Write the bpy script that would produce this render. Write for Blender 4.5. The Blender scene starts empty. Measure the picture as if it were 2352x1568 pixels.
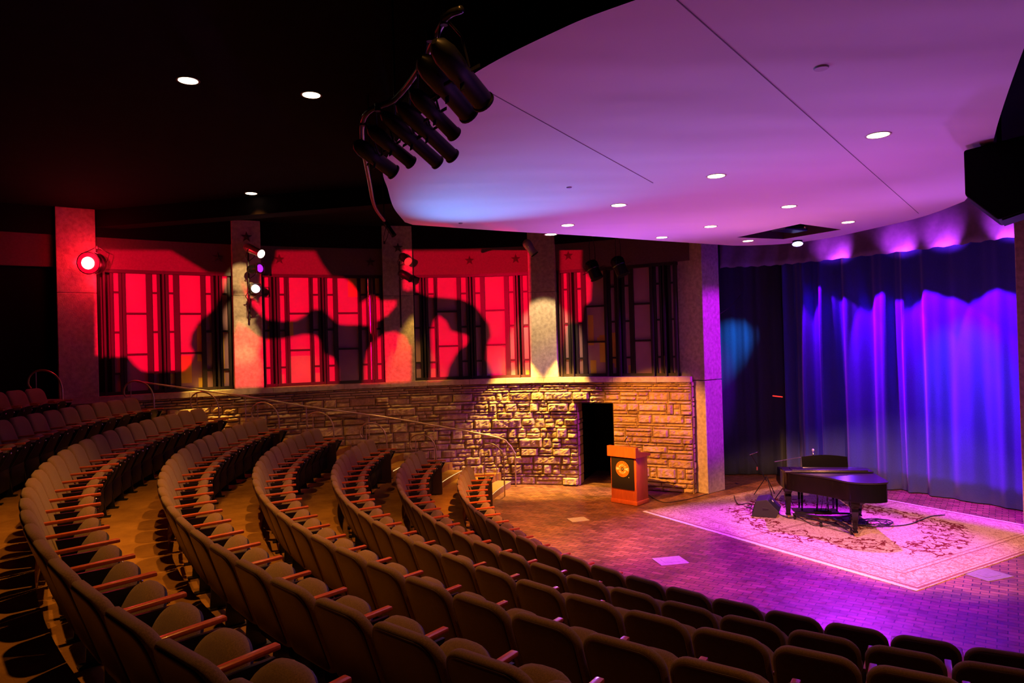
import bpy, bmesh, math, random
from mathutils import Vector, Matrix, Quaternion
random.seed(7)
PI = math.pi
sc = bpy.context.scene
C = sc.collection

# ------------------------------------------------------------------ camera
EYE = 3.4
F_PX = 1600.0
ROLL, PIT = -0.02799, 0.0066
cr, sr, cp, sp = math.cos(ROLL), math.sin(ROLL), math.cos(PIT), math.sin(PIT)
cam_d = bpy.data.cameras.new('camera')
cam_d.sensor_width = 36; cam_d.lens = 36*F_PX/2352; cam_d.clip_start = 0.05; cam_d.clip_end = 200
cam = bpy.data.objects.new('camera', cam_d); C.objects.link(cam)
rx = Vector((cr, -sr*sp, sr*cp)); ry = Vector((-sr, -cr*sp, cr*cp)); rz = -Vector((0, cp, sp))
M = Matrix((rx, ry, rz)).transposed().to_4x4(); M.translation = Vector((0, 0, EYE))
cam.matrix_world = M
sc.camera = cam

def ray(u, v):
    x = (u-1176)/F_PX; y = (784-v)/F_PX
    return rx*x + ry*y - rz
def P(u, v, z):                      # the photo point (u,v) met at world height z
    d = ray(u, v); t = (z-EYE)/d.z
    return Vector((d.x*t, d.y*t, z))
def Pd(u, v, y):                     # the photo point (u,v) met at distance y
    d = ray(u, v); t = y/d.y
    return Vector((d.x*t, y, EYE+d.z*t))
def proj(p):
    q = Vector(p)-Vector((0, 0, EYE)); w = -q.dot(rz)
    if w < 0.05: return (-9999, -9999)
    return (1176+F_PX*q.dot(rx)/w, 784-F_PX*q.dot(ry)/w)

# ------------------------------------------------------------------ materials
def newmat(name):
    m = bpy.data.materials.new(name); m.use_nodes = True
    nt = m.node_tree; b = nt.nodes['Principled BSDF']
    return m, nt, b
def N(nt, t, **kw):
    n = nt.nodes.new(t)
    for k, v in kw.items():
        if k.startswith('i_'): n.inputs[k[2:].replace('_', ' ')].default_value = v
        else: setattr(n, k, v)
    return n
def L(nt, a, b): nt.links.new(a, b)
def rgb(c): return (c[0], c[1], c[2], 1)
def ramp(nt, fac, stops):
    r = N(nt, 'ShaderNodeValToRGB'); e = r.color_ramp.elements
    while len(e) < len(stops): e.new(0.5)
    for i, (p, c) in enumerate(stops): e[i].position = p; e[i].color = rgb(c)
    L(nt, fac, r.inputs[0]); return r.outputs[0]
def simple(name, c, rough=0.5, metal=0.0, spec=0.5, noise=0.0, nscale=20, bump=0.0, bscale=80, coat=0, sheen=0, bdist=0.01):
    m, nt, b = newmat(name)
    b.inputs['Base Color'].default_value = rgb(c); b.inputs['Roughness'].default_value = rough
    b.inputs['Metallic'].default_value = metal; b.inputs['Specular IOR Level'].default_value = spec
    b.inputs['Coat Weight'].default_value = coat; b.inputs['Sheen Weight'].default_value = sheen
    tc = N(nt, 'ShaderNodeTexCoord')
    if noise > 0:
        n = N(nt, 'ShaderNodeTexNoise', i_Scale=nscale, i_Detail=6.0); L(nt, tc.outputs['Object'], n.inputs['Vector'])
        lo = [x*(1-noise) for x in c]; hi = [min(1, x*(1+noise)) for x in c]
        L(nt, ramp(nt, n.outputs['Fac'], [(0.3, lo), (0.7, hi)]), b.inputs['Base Color'])
    if bump > 0:
        n2 = N(nt, 'ShaderNodeTexNoise', i_Scale=bscale, i_Detail=5.0); L(nt, tc.outputs['Object'], n2.inputs['Vector'])
        bp = N(nt, 'ShaderNodeBump', i_Strength=bump, i_Distance=bdist); L(nt, n2.outputs['Fac'], bp.inputs['Height'])
        L(nt, bp.outputs['Normal'], b.inputs['Normal'])
    return m
def emit(name, c, s):
    m, nt, b = newmat(name)
    b.inputs['Base Color'].default_value = (0, 0, 0, 1)
    b.inputs['Emission Color'].default_value = rgb(c); b.inputs['Emission Strength'].default_value = s
    return m

M_fabric = simple('seat_fabric', (0.215, 0.125, 0.055), 0.95, spec=0.1, noise=0.3, nscale=160, bump=0.5, bscale=500, sheen=0.2)
M_shell = simple('seat_shell', (0.040, 0.012, 0.014), 0.42, spec=0.4, noise=0.2, nscale=30)
M_pan = simple('seat_underside_and_shade', (0.012, 0.008, 0.009), 0.5, spec=0.25)
M_steel = simple('black_steel', (0.012, 0.011, 0.012), 0.4, spec=0.4)
M_chrome = simple('chrome', (0.8, 0.8, 0.8), 0.18, metal=1)
M_rail = simple('bronze_rail', (0.50, 0.36, 0.26), 0.35, metal=0.7)
M_black = simple('matte_black', (0.004, 0.004, 0.004), 0.75, spec=0.08)
M_ceil = simple('dark_ceiling_paint', (0.006, 0.005, 0.006), 0.95, spec=0.05, noise=0.2, nscale=3)
M_bulk = simple('dark_bulkhead_paint', (0.008, 0.005, 0.006), 0.95, spec=0.05)
M_concrete = simple('column_concrete', (0.42, 0.36, 0.29), 0.9, spec=0.2, noise=0.22, nscale=14, bump=0.6, bscale=60)
M_header = simple('header_plaster', (0.13, 0.08, 0.08), 0.9, spec=0.1, noise=0.12, nscale=25, bump=0.3, bscale=90)
M_coping = simple('coping_limestone', (0.46, 0.34, 0.25), 0.85, spec=0.2, noise=0.18, nscale=10, bump=0.4, bscale=70)
M_frame = simple('window_bronze', (0.02, 0.012, 0.012), 0.45, spec=0.4)
M_pane = simple('window_pane_milky', (0.36, 0.20, 0.25), 0.45, spec=0.3, noise=0.06, nscale=3)
M_pane_amber = simple('window_pane_amber', (0.60, 0.38, 0.06), 0.4, spec=0.3)
M_star = simple('star_iron', (0.045, 0.02, 0.02), 0.7, metal=0.2)
M_piano = simple('piano_black', (0.004, 0.004, 0.005), 0.10, spec=0.3, coat=0.15)
M_pianotop = simple('piano_lid_black', (0.012, 0.012, 0.016), 0.28, spec=0.7, coat=0.5)
M_brass = simple('brass', (0.7, 0.45, 0.15), 0.3, metal=1)
M_ivory = simple('ivory', (0.8, 0.78, 0.7), 0.3)
M_cable = simple('cable_rubber', (0.012, 0.012, 0.014), 0.45)
M_spk = simple('speaker_carpet', (0.012, 0.012, 0.014), 0.6, bump=0.4, bscale=200)
M_grille = simple('speaker_grille', (0.10, 0.095, 0.09), 0.5, metal=0.4, bump=0.6, bscale=400)
M_white = simple('white_print', (0.85, 0.85, 0.82), 0.6)
M_orange = simple('emblem_orange', (0.70, 0.20, 0.012), 0.5)
M_signblack = simple('emblem_panel_black', (0.012, 0.009, 0.008), 0.55)
M_plate = simple('floor_plate_metal', (0.62, 0.58, 0.52), 0.4, metal=0.3, noise=0.1)
M_plate_dim = simple('floor_plate_dark', (0.30, 0.28, 0.27), 0.5, metal=0.3, noise=0.15)
M_tan = simple('step_wood', (0.36, 0.22, 0.09), 0.6, noise=0.2, nscale=30)
M_fixwhite = simple('fixture_silver', (0.75, 0.73, 0.70), 0.3, metal=0.6)
M_fixblack = simple('fixture_black', (0.005, 0.005, 0.005), 0.42, spec=0.35)
M_curtain = simple('stage_curtain_blue', (0.05, 0.07, 0.36), 0.85, spec=0.1, noise=0.12, nscale=60, bump=0.3, bscale=300, sheen=0.3)
M_teaser = simple('teaser_cloth', (0.22, 0.22, 0.28), 0.85, spec=0.15, noise=0.1, nscale=10)
M_leg = simple('side_drape_dark', (0.045, 0.06, 0.10), 0.9, spec=0.1, noise=0.12, nscale=60)
E_lamp = emit('downlight_glow', (1.0, 0.80, 0.50), 9)
E_white = emit('lens_warm_white', (1.0, 0.86, 0.66), 16)
E_viol = emit('lens_violet', (0.42, 0.02, 1.0), 1.6)
E_cool = emit('lens_cool_violet', (0.82, 0.72, 1.0), 14)
E_red = emit('lens_bloom_core', (1.0, 0.62, 0.55), 12)  # lamp centre, enlarged to stand for the white burst of lens bloom
E_redbloom = emit('lens_bloom_rim', (1.0, 0.0, 0.012), 2.2)  # glowing ring that stands for red lens bloom around the lamp
E_blue = emit('lens_blue', (0.42, 0.40, 1.0), 9)
E_strip = emit('step_strip_glow', (1.0, 0.62, 0.22), 1.0)
E_tiny = emit('indicator_red', (1.0, 0.03, 0.02), 1.6)

def wood(name, c1, c2, rough=0.35, scale=3.0):
    m, nt, b = newmat(name)
    tc = N(nt, 'ShaderNodeTexCoord'); mp = N(nt, 'ShaderNodeMapping'); mp.inputs['Scale'].default_value = (scale*6, scale*6, scale)
    L(nt, tc.outputs['Object'], mp.inputs[0])
    n = N(nt, 'ShaderNodeTexNoise', i_Scale=1.6, i_Detail=7.0, i_Distortion=0.6); L(nt, mp.outputs[0], n.inputs['Vector'])
    L(nt, ramp(nt, n.outputs['Fac'], [(0.3, c1), (0.7, c2)]), b.inputs['Base Color'])
    b.inputs['Roughness'].default_value = rough; b.inputs['Coat Weight'].default_value = 0.25
    return m
M_arm = wood('armrest_wood', (0.42, 0.075, 0.014), (0.58, 0.115, 0.022), 0.34, 4)
M_cherry = wood('cherry_wood', (0.56, 0.11, 0.02), (0.70, 0.15, 0.03), 0.38, 2)
M_endpanel = wood('row_end_wood', (0.02, 0.008, 0.005), (0.035, 0.012, 0.007), 0.5, 2)

def mat_stone():
    m, nt, b = newmat('fieldstone')
    tc = N(nt, 'ShaderNodeTexCoord'); geo = N(nt, 'ShaderNodeNewGeometry')
    base = ramp(nt, geo.outputs['Random Per Island'], [(0, (0.34, 0.22, 0.12)), (0.35, (0.52, 0.38, 0.22)), (0.7, (0.58, 0.44, 0.26)), (1, (0.40, 0.25, 0.15))])
    n = N(nt, 'ShaderNodeTexNoise', i_Scale=7.0, i_Detail=8.0); L(nt, tc.outputs['Object'], n.inputs['Vector'])
    v = ramp(nt, n.outputs['Fac'], [(0.3, (0.72, 0.70, 0.68)), (0.7, (1.15, 1.12, 1.05))])
    mx = N(nt, 'ShaderNodeMix', data_type='RGBA', blend_type='MULTIPLY'); mx.inputs[0].default_value = 1
    L(nt, base, mx.inputs[6]); L(nt, v, mx.inputs[7]); L(nt, mx.outputs[2], b.inputs['Base Color'])
    b.inputs['Roughness'].default_value = 0.88; b.inputs['Specular IOR Level'].default_value = 0.2
    n2 = N(nt, 'ShaderNodeTexNoise', i_Scale=22.0, i_Detail=9.0, i_Roughness=0.65); L(nt, tc.outputs['Object'], n2.inputs['Vector'])
    bp = N(nt, 'ShaderNodeBump', i_Strength=0.9, i_Distance=0.03); L(nt, n2.outputs['Fac'], bp.inputs['Height']); L(nt, bp.outputs[0], b.inputs['Normal'])
    return m
M_stone = mat_stone()
M_mortar = simple('stone_mortar', (0.10, 0.065, 0.04), 0.95, spec=0.1, bump=0.4)

def mat_brick():
    m, nt, b = newmat('stage_brick_floor')
    tc = N(nt, 'ShaderNodeTexCoord'); mp = N(nt, 'ShaderNodeMapping'); mp.inputs['Rotation'].default_value = (0, 0, 0.62)
    L(nt, tc.outputs['Object'], mp.inputs[0])
    br = N(nt, 'ShaderNodeTexBrick', i_Scale=1.0); br.inputs['Brick Width'].default_value = 0.2; br.inputs['Row Height'].default_value = 0.1
    br.inputs['Mortar Size'].default_value = 0.006; br.inputs['Mortar Smooth'].default_value = 0.3; br.inputs['Bias'].default_value = -0.1
    br.inputs['Color1'].default_value = (0.17, 0.075, 0.045, 1); br.inputs['Color2'].default_value = (0.32, 0.15, 0.09, 1)
    br.inputs['Mortar'].default_value = (0.035, 0.02, 0.015, 1)
    L(nt, mp.outputs[0], br.inputs['Vector'])
    n = N(nt, 'ShaderNodeTexNoise', i_Scale=1.3, i_Detail=8.0, i_Roughness=0.65); L(nt, tc.outputs['Object'], n.inputs['Vector'])
    v = ramp(nt, n.outputs['Fac'], [(0.3, (0.5, 0.48, 0.45)), (0.72, (1.5, 1.4, 1.3))])
    mx = N(nt, 'ShaderNodeMix', data_type='RGBA', blend_type='MULTIPLY'); mx.inputs[0].default_value = 1
    L(nt, br.outputs['Color'], mx.inputs[6]); L(nt, v, mx.inputs[7]); L(nt, mx.outputs[2], b.inputs['Base Color'])
    n3 = N(nt, 'ShaderNodeTexNoise', i_Scale=9.0, i_Detail=5.0); L(nt, tc.outputs['Object'], n3.inputs['Vector'])
    L(nt, ramp(nt, n3.outputs['Fac'], [(0.3, (0.28,)*3), (0.7, (0.52,)*3)]), b.inputs['Roughness'])
    # every brick settled at its own slight height
    vo = N(nt, 'ShaderNodeTexNoise', i_Scale=4.5, i_Detail=3.0); L(nt, mp.outputs[0], vo.inputs['Vector'])
    ad = N(nt, 'ShaderNodeMath', operation='MULTIPLY_ADD'); ad.inputs[1].default_value = 1.2
    L(nt, vo.outputs['Fac'], ad.inputs[0]); 
    inv = N(nt, 'ShaderNodeMath', operation='SUBTRACT'); inv.inputs[0].default_value = 1; L(nt, br.outputs['Fac'], inv.inputs[1]); L(nt, inv.outputs[0], ad.inputs[2])
    bp = N(nt, 'ShaderNodeBump', i_Strength=0.55, i_Distance=0.012); L(nt, ad.outputs[0], bp.inputs['Height']); L(nt, bp.outputs[0], b.inputs['Normal'])
    b.inputs['Coat Weight'].default_value = 0.15; b.inputs['Coat Roughness'].default_value = 0.25
    return m
M_brick = mat_brick()
def mat_carpet():
    m, nt, b = newmat('aisle_carpet')
    tc = N(nt, 'ShaderNodeTexCoord')
    n = N(nt, 'ShaderNodeTexNoise', i_Scale=2.2, i_Detail=9.0, i_Roughness=0.7); L(nt, tc.outputs['Object'], n.inputs['Vector'])
    L(nt, ramp(nt, n.outputs['Fac'], [(0.3, (0.24, 0.115, 0.028)), (0.7, (0.46, 0.235, 0.055))]), b.inputs['Base Color'])
    b.inputs['Roughness'].default_value = 0.95; b.inputs['Specular IOR Level'].default_value = 0.05
    n2 = N(nt, 'ShaderNodeTexNoise', i_Scale=120.0, i_Detail=3.0); L(nt, tc.outputs['Object'], n2.inputs['Vector'])
    bp = N(nt, 'ShaderNodeBump', i_Strength=0.6, i_Distance=0.01); L(nt, n2.outputs['Fac'], bp.inputs['Height']); L(nt, bp.outputs[0], b.inputs['Normal'])
    return m
M_carpet = mat_carpet()
def mat_canopy():
    m, nt, b = newmat('canopy_plaster')
    b.inputs['Base Color'].default_value = (0.80, 0.76, 0.76, 1); b.inputs['Roughness'].default_value = 0.8; b.inputs['Specular IOR Level'].default_value = 0.2
    tc = N(nt, 'ShaderNodeTexCoord'); mp = N(nt, 'ShaderNodeMapping'); mp.inputs['Scale'].default_value = (0.35, 1.1, 1); mp.inputs['Rotation'].default_value = (0, 0, 0.4)
    L(nt, tc.outputs['Object'], mp.inputs[0])
    n = N(nt, 'ShaderNodeTexNoise', i_Scale=0.9, i_Detail=1.5); L(nt, mp.outputs[0], n.inputs['Vector'])
    bp = N(nt, 'ShaderNodeBump', i_Strength=0.6, i_Distance=0.12); L(nt, n.outputs['Fac'], bp.inputs['Height']); L(nt, bp.outputs[0], b.inputs['Normal'])
    return m
M_canopy = mat_canopy()
RW, RD = 5.5, 4.55
def mat_rug():
    m, nt, b = newmat('persian_rug')
    tc = N(nt, 'ShaderNodeTexCoord'); sx = N(nt, 'ShaderNodeSeparateXYZ'); L(nt, tc.outputs['Object'], sx.inputs[0])
    def ma(op, a, bb=None, cc=None):
        n = N(nt, 'ShaderNodeMath', operation=op)
        for i, q in enumerate((a, bb, cc)):
            if q is None: continue
            if isinstance(q, (int, float)): n.inputs[i].default_value = q
            else: L(nt, q, n.inputs[i])
        return n.outputs[0]
    ax = ma('ABSOLUTE', sx.outputs[0]); ay = ma('ABSOLUTE', sx.outputs[1])
    d = ma('MINIMUM', ma('SUBTRACT', RW/2, ax), ma('SUBTRACT', RD/2, ay))
    # winding vine lines
    def vine(scale, dist, w):
        nz = N(nt, 'ShaderNodeTexNoise', i_Scale=scale*0.6, i_Detail=3.0); L(nt, tc.outputs['Object'], nz.inputs['Vector'])
        mixv = N(nt, 'ShaderNodeMix', data_type='VECTOR'); mixv.inputs[0].default_value = dist
        L(nt, tc.outputs['Object'], mixv.inputs[4]); L(nt, nz.outputs['Color'], mixv.inputs[5])
        vo = N(nt, 'ShaderNodeTexVoronoi', feature='DISTANCE_TO_EDGE', i_Scale=scale); L(nt, mixv.outputs[1], vo.inputs['Vector'])
        return ma('LESS_THAN', vo.outputs['Distance'], w)
    v1 = vine(7.0, 0.30, 0.075); v2 = vine(12.0, 0.3, 0.06); v3 = vine(9.0, 0.2, 0.05)
    rr = ma('SQRT', ma('ADD', ma('POWER', ma('DIVIDE', sx.outputs[0], 2.15), 2), ma('POWER', ma('DIVIDE', sx.outputs[1], 1.65), 2)))
    nz = N(nt, 'ShaderNodeTexNoise', i_Scale=1.7, i_Detail=4.0); L(nt, tc.outputs['Object'], nz.inputs['Vector'])
    rr2 = ma('ADD', rr, ma('MULTIPLY', ma('SUBTRACT', nz.outputs['Fac'], 0.5), 0.7))
    ringm = ma('MULTIPLY', ma('GREATER_THAN', rr2, 0.62), ma('LESS_THAN', rr2, 1.02))
    med = ma('LESS_THAN', rr2, 0.28)
    dark = ma('MULTIPLY', ma('MAXIMUM', ringm, med), ma('SUBTRACT', 1.0, v1))
    field = ma('GREATER_THAN', d, 0.56)
    dense = ma('MULTIPLY', ma('MULTIPLY', ma('MAXIMUM', ringm, med), v1), field)
    faint = ma('MULTIPLY', v2, 0.5)
    bord = ma('MULTIPLY', ma('MULTIPLY', ma('LESS_THAN', d, 0.46), ma('GREATER_THAN', d, 0.12)), ma('MULTIPLY', v3, 0.55))
    def line(c, w): return ma('LESS_THAN', ma('ABSOLUTE', ma('SUBTRACT', d, c)), w)
    lines = ma('MAXIMUM', ma('MAXIMUM', line(0.045, 0.02), line(0.11, 0.006)), ma('MAXIMUM', line(0.47, 0.01), line(0.55, 0.008)))
    crease = ma('LESS_THAN', ma('ABSOLUTE', ma('ADD', sx.outputs[0], 0.28)), 0.03)
    tot = ma('MINIMUM', 1.0, ma('MAXIMUM', ma('MAXIMUM', dense, faint), ma('MAXIMUM', bord, ma('MAXIMUM', ma('MULTIPLY', lines, 0.8), ma('MULTIPLY', crease, 0.55)))))
    mx = N(nt, 'ShaderNodeMix', data_type='RGBA'); mx.inputs[6].default_value = (0.62, 0.47, 0.36, 1); mx.inputs[7].default_value = (0.16, 0.03, 0.03, 1)
    L(nt, tot, mx.inputs[0]); L(nt, mx.outputs[2], b.inputs['Base Color'])
    b.inputs['Roughness'].default_value = 0.95; b.inputs['Specular IOR Level'].default_value = 0.05
    n2 = N(nt, 'ShaderNodeTexNoise', i_Scale=90.0, i_Detail=3.0); L(nt, tc.outputs['Object'], n2.inputs['Vector'])
    bp = N(nt, 'ShaderNodeBump', i_Strength=0.4, i_Distance=0.01); L(nt, n2.outputs['Fac'], bp.inputs['Height']); L(nt, bp.outputs[0], b.inputs['Normal'])
    return m
M_rug = mat_rug()

# ------------------------------------------------------------------ mesh helpers
class MB:
    def __init__(s): s.v = []; s.f = []; s.mi = []; s.cur = 0
    def add(s, vs, fs, mat=None):
        o = len(s.v); s.v += [tuple(mat @ Vector(p)) if mat is not None else tuple(p) for p in vs]
        s.f += [tuple(o+i for i in f) for f in fs]; s.mi += [s.cur]*len(fs); return s
    def box(s, c, d, mat=None, bev=0.0):
        x, y, z = c; a, b, h = d[0]/2, d[1]/2, d[2]/2
        if bev <= 0:
            vs = [(x+i*a, y+j*b, z+k*h) for k in (-1, 1) for j in (-1, 1) for i in (-1, 1)]
            return s.add(vs, [(0, 2, 3, 1), (4, 5, 7, 6), (0, 1, 5, 4), (2, 6, 7, 3), (0, 4, 6, 2), (1, 3, 7, 5)], mat)
        bm = bmesh.new(); bmesh.ops.create_cube(bm, size=1)
        for v in bm.verts: v.co = Vector((x+v.co.x*d[0], y+v.co.y*d[1], z+v.co.z*d[2]))
        bmesh.ops.bevel(bm, geom=list(bm.edges), offset=bev, segments=2, affect='EDGES', profile=0.5)
        bm.verts.index_update()
        s.add([v.co[:] for v in bm.verts], [[v.index for v in f.verts] for f in bm.faces], mat); bm.free(); return s
    def tube(s, pts, r, n=8, mat=None, cap=True):
        pts = [Vector(p) for p in pts]; rs = r if isinstance(r, (list, tuple)) else [r]*len(pts)
        vs = []; up = None
        for i, p in enumerate(pts):
            t = (pts[min(i+1, len(pts)-1)]-pts[max(i-1, 0)])
            t = t.normalized() if t.length > 1e-9 else Vector((0, 0, 1))
            if up is None:
                up = t.orthogonal().normalized()
            else:
                up = (up - t*up.dot(t)); up = up.normalized() if up.length > 1e-6 else t.orthogonal().normalized()
            bb = t.cross(up)
            for k in range(n):
                a = 2*PI*k/n; vs.append(p+(up*math.cos(a)+bb*math.sin(a))*rs[i])
        fs = []
        for i in range(len(pts)-1):
            for k in range(n): fs.append((i*n+k, i*n+(k+1) % n, (i+1)*n+(k+1) % n, (i+1)*n+k))
        if cap: fs.append(tuple(range(n-1, -1, -1))); fs.append(tuple((len(pts)-1)*n+k for k in range(n)))
        return s.add(vs, fs, mat)
    def lathe(s, prof, n=20, mat=None, axis='z'):       # prof: (r, h)
        vs = []
        for r, h in prof:
            for k in range(n):
                a = 2*PI*k/n; vs.append((r*math.cos(a), r*math.sin(a), h))
        fs = []
        for i in range(len(prof)-1):
            for k in range(n): fs.append((i*n+k, i*n+(k+1) % n, (i+1)*n+(k+1) % n, (i+1)*n+k))
        if prof[0][0] > 1e-6: fs.append(tuple(range(n-1, -1, -1)))
        if prof[-1][0] > 1e-6: fs.append(tuple((len(prof)-1)*n+k for k in range(n)))
        return s.add(vs, fs, mat)
    def prism(s, poly, z0, z1, mat=None, bev=0):
        n = len(poly)
        vs = [(p[0], p[1], z0) for p in poly]+[(p[0], p[1], z1) for p in poly]
        fs = [tuple(range(n-1, -1, -1)), tuple(range(n, 2*n))]+[(i, (i+1) % n, n+(i+1) % n, n+i) for i in range(n)]
        return s.add(vs, fs, mat)
    def build(s, name, mats, parent=None, smooth=False, loc=None, sm_angle=None):
        me = bpy.data.meshes.new(name); me.from_pydata([tuple(v) for v in s.v], [], s.f)
        mats = mats if isinstance(mats, (list, tuple)) else [mats]
        for m in mats: me.materials.append(m)
        if len(mats) > 1: me.polygons.foreach_set('material_index', s.mi)
        bm = bmesh.new(); bm.from_mesh(me); bmesh.ops.recalc_face_normals(bm, faces=list(bm.faces))
        if sm_angle is not None:
            for f in bm.faces: f.smooth = True
            for e in bm.edges:
                if len(e.link_faces) == 2 and e.calc_face_angle(0) > sm_angle: e.smooth = False
        elif smooth:
            for f in bm.faces: f.smooth = True
        bm.to_mesh(me); bm.free(); me.update()
        o = bpy.data.objects.new(name, me); C.objects.link(o)
        if parent: o.parent = parent
        if loc: o.location = loc
        return o
def tag(o, label=None, cat=None, group=None, kind=None):
    if label: o['label'] = label
    if cat: o['category'] = cat
    if group: o['group'] = group
    if kind: o['kind'] = kind
    return o
def thing(name, label, cat, loc=(0, 0, 0), rz=0, group=None):
    o = bpy.data.objects.new(name, None); C.objects.link(o); o.empty_display_size = 0.1
    o.location = loc; o.rotation_euler = (0, 0, rz); return tag(o, label, cat, group)
def copy_tree(o, parent=None):
    c = o.copy(); C.objects.link(c); c.parent = parent
    for ch in list(o.children): copy_tree(ch, c)
    return c
def catmull(pts, n=12, closed=False):
    out = []; m = len(pts); pts = [Vector(p) for p in pts]
    rng = range(m) if closed else range(m-1)
    for i in rng:
        p0 = pts[(i-1) % m] if closed or i > 0 else pts[0]*2-pts[1]
        p1 = pts[i]; p2 = pts[(i+1) % m]
        p3 = pts[(i+2) % m] if closed or i+2 < m else pts[-1]*2-pts[-2]
        for k in range(n):
            t = k/n
            out.append(0.5*((2*p1)+(-p0+p2)*t+(2*p0-5*p1+4*p2-p3)*t*t+(-p0+3*p1-3*p2+p3)*t**3))
    if not closed: out.append(pts[-1])
    return out
LIGHTS = []
def spot(loc, target, color, power, deg=60, blend=0.3, size=0.03, name='spot'):
    d = bpy.data.lights.new(name, 'SPOT'); d.color = color; d.energy = power; d.spot_size = math.radians(deg)
    d.spot_blend = blend; d.shadow_soft_size = size
    o = bpy.data.objects.new(name, d); C.objects.link(o); o.location = loc
    o.rotation_euler = (Vector(target)-Vector(loc)).to_track_quat('-Z', 'Y').to_euler(); return o
def point(loc, color, power, size=0.05, name='lamp'):
    d = bpy.data.lights.new(name, 'POINT'); d.color = color; d.energy = power; d.shadow_soft_size = size
    o = bpy.data.objects.new(name, d); C.objects.link(o); o.location = loc; return o

# ------------------------------------------------------------------ seating geometry
CX, CY = 8.1728, 13.699
RK = {1: 9.30, 2: 10.383, 3: 11.415, 4: 12.493, 5: 13.535, 6: 14.61, 7: 15.70, 8: 16.80, 9: 17.9}
ZK = {1: 0.0, 2: 0.305, 3: 0.60, 4: 0.884, 5: 1.149, 6: 1.432, 7: 1.715, 8: 2.0, 9: 2.28}
def pol(R, th, z=0): return Vector((CX+R*math.cos(th), CY+R*math.sin(th), z))

# ------------------------------------------------------------------ the curved stone wall line (front face), from far left to right
WP = [(-13.2, 3.0), (-12.9, 7.0), (-12.0, 10.0), (-10.4, 12.4), (-8.3, 14.1), (-6.2, 15.5), (-3.8, 16.6), (-1.5, 17.12), (0.1, 17.12), (1.6, 16.72), (3.05, 16.0), (3.96, 15.52)]
WL = [Vector((p[0], p[1])) for p in catmull([Vector((a, b, 0)) for a, b in WP], 16)]
WS = [0.0]
for a, b in zip(WL, WL[1:]): WS.append(WS[-1]+(b-a).length)
WLEN = WS[-1]
def wall(s, off=0.0):                      # point on the wall line, off = metres behind the face
    s = max(0, min(WLEN, s)); i = 0
    lo, hi = 0, len(WS)-2
    while lo < hi:
        mid = (lo+hi+1)//2
        if WS[mid] <= s: lo = mid
        else: hi = mid-1
    i = lo; t = (s-WS[i])/(WS[i+1]-WS[i]); p = WL[i].lerp(WL[i+1], t)
    d = (WL[min(i+2, len(WL)-1)]-WL[max(i-1, 0)]).normalized()
    n = Vector((-d.y, d.x))               # pointing away from the room
    return p+n*off, d, n
def s_at(u, z=2.6):                        # wall position seen at photo column u
    best = None
    for k in range(2000):
        s = WLEN*k/1999; p, d, n = wall(s); q = proj((p.x, p.y, z))
        e = abs(q[0]-u)
        if best is None or e < best[0]: best = (e, s)
    return best[1]

Z_WALL, Z_COP, Z_WTOP, Z_HEAD, Z_CEIL = 2.49, 2.61, 5.22, 5.86, 6.4
s_door0, s_door1 = s_at(1327, 1.0), s_at(1410, 1.0)
DOOR_H = 1.99
S0 = s_at(-60)-1.5

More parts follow.
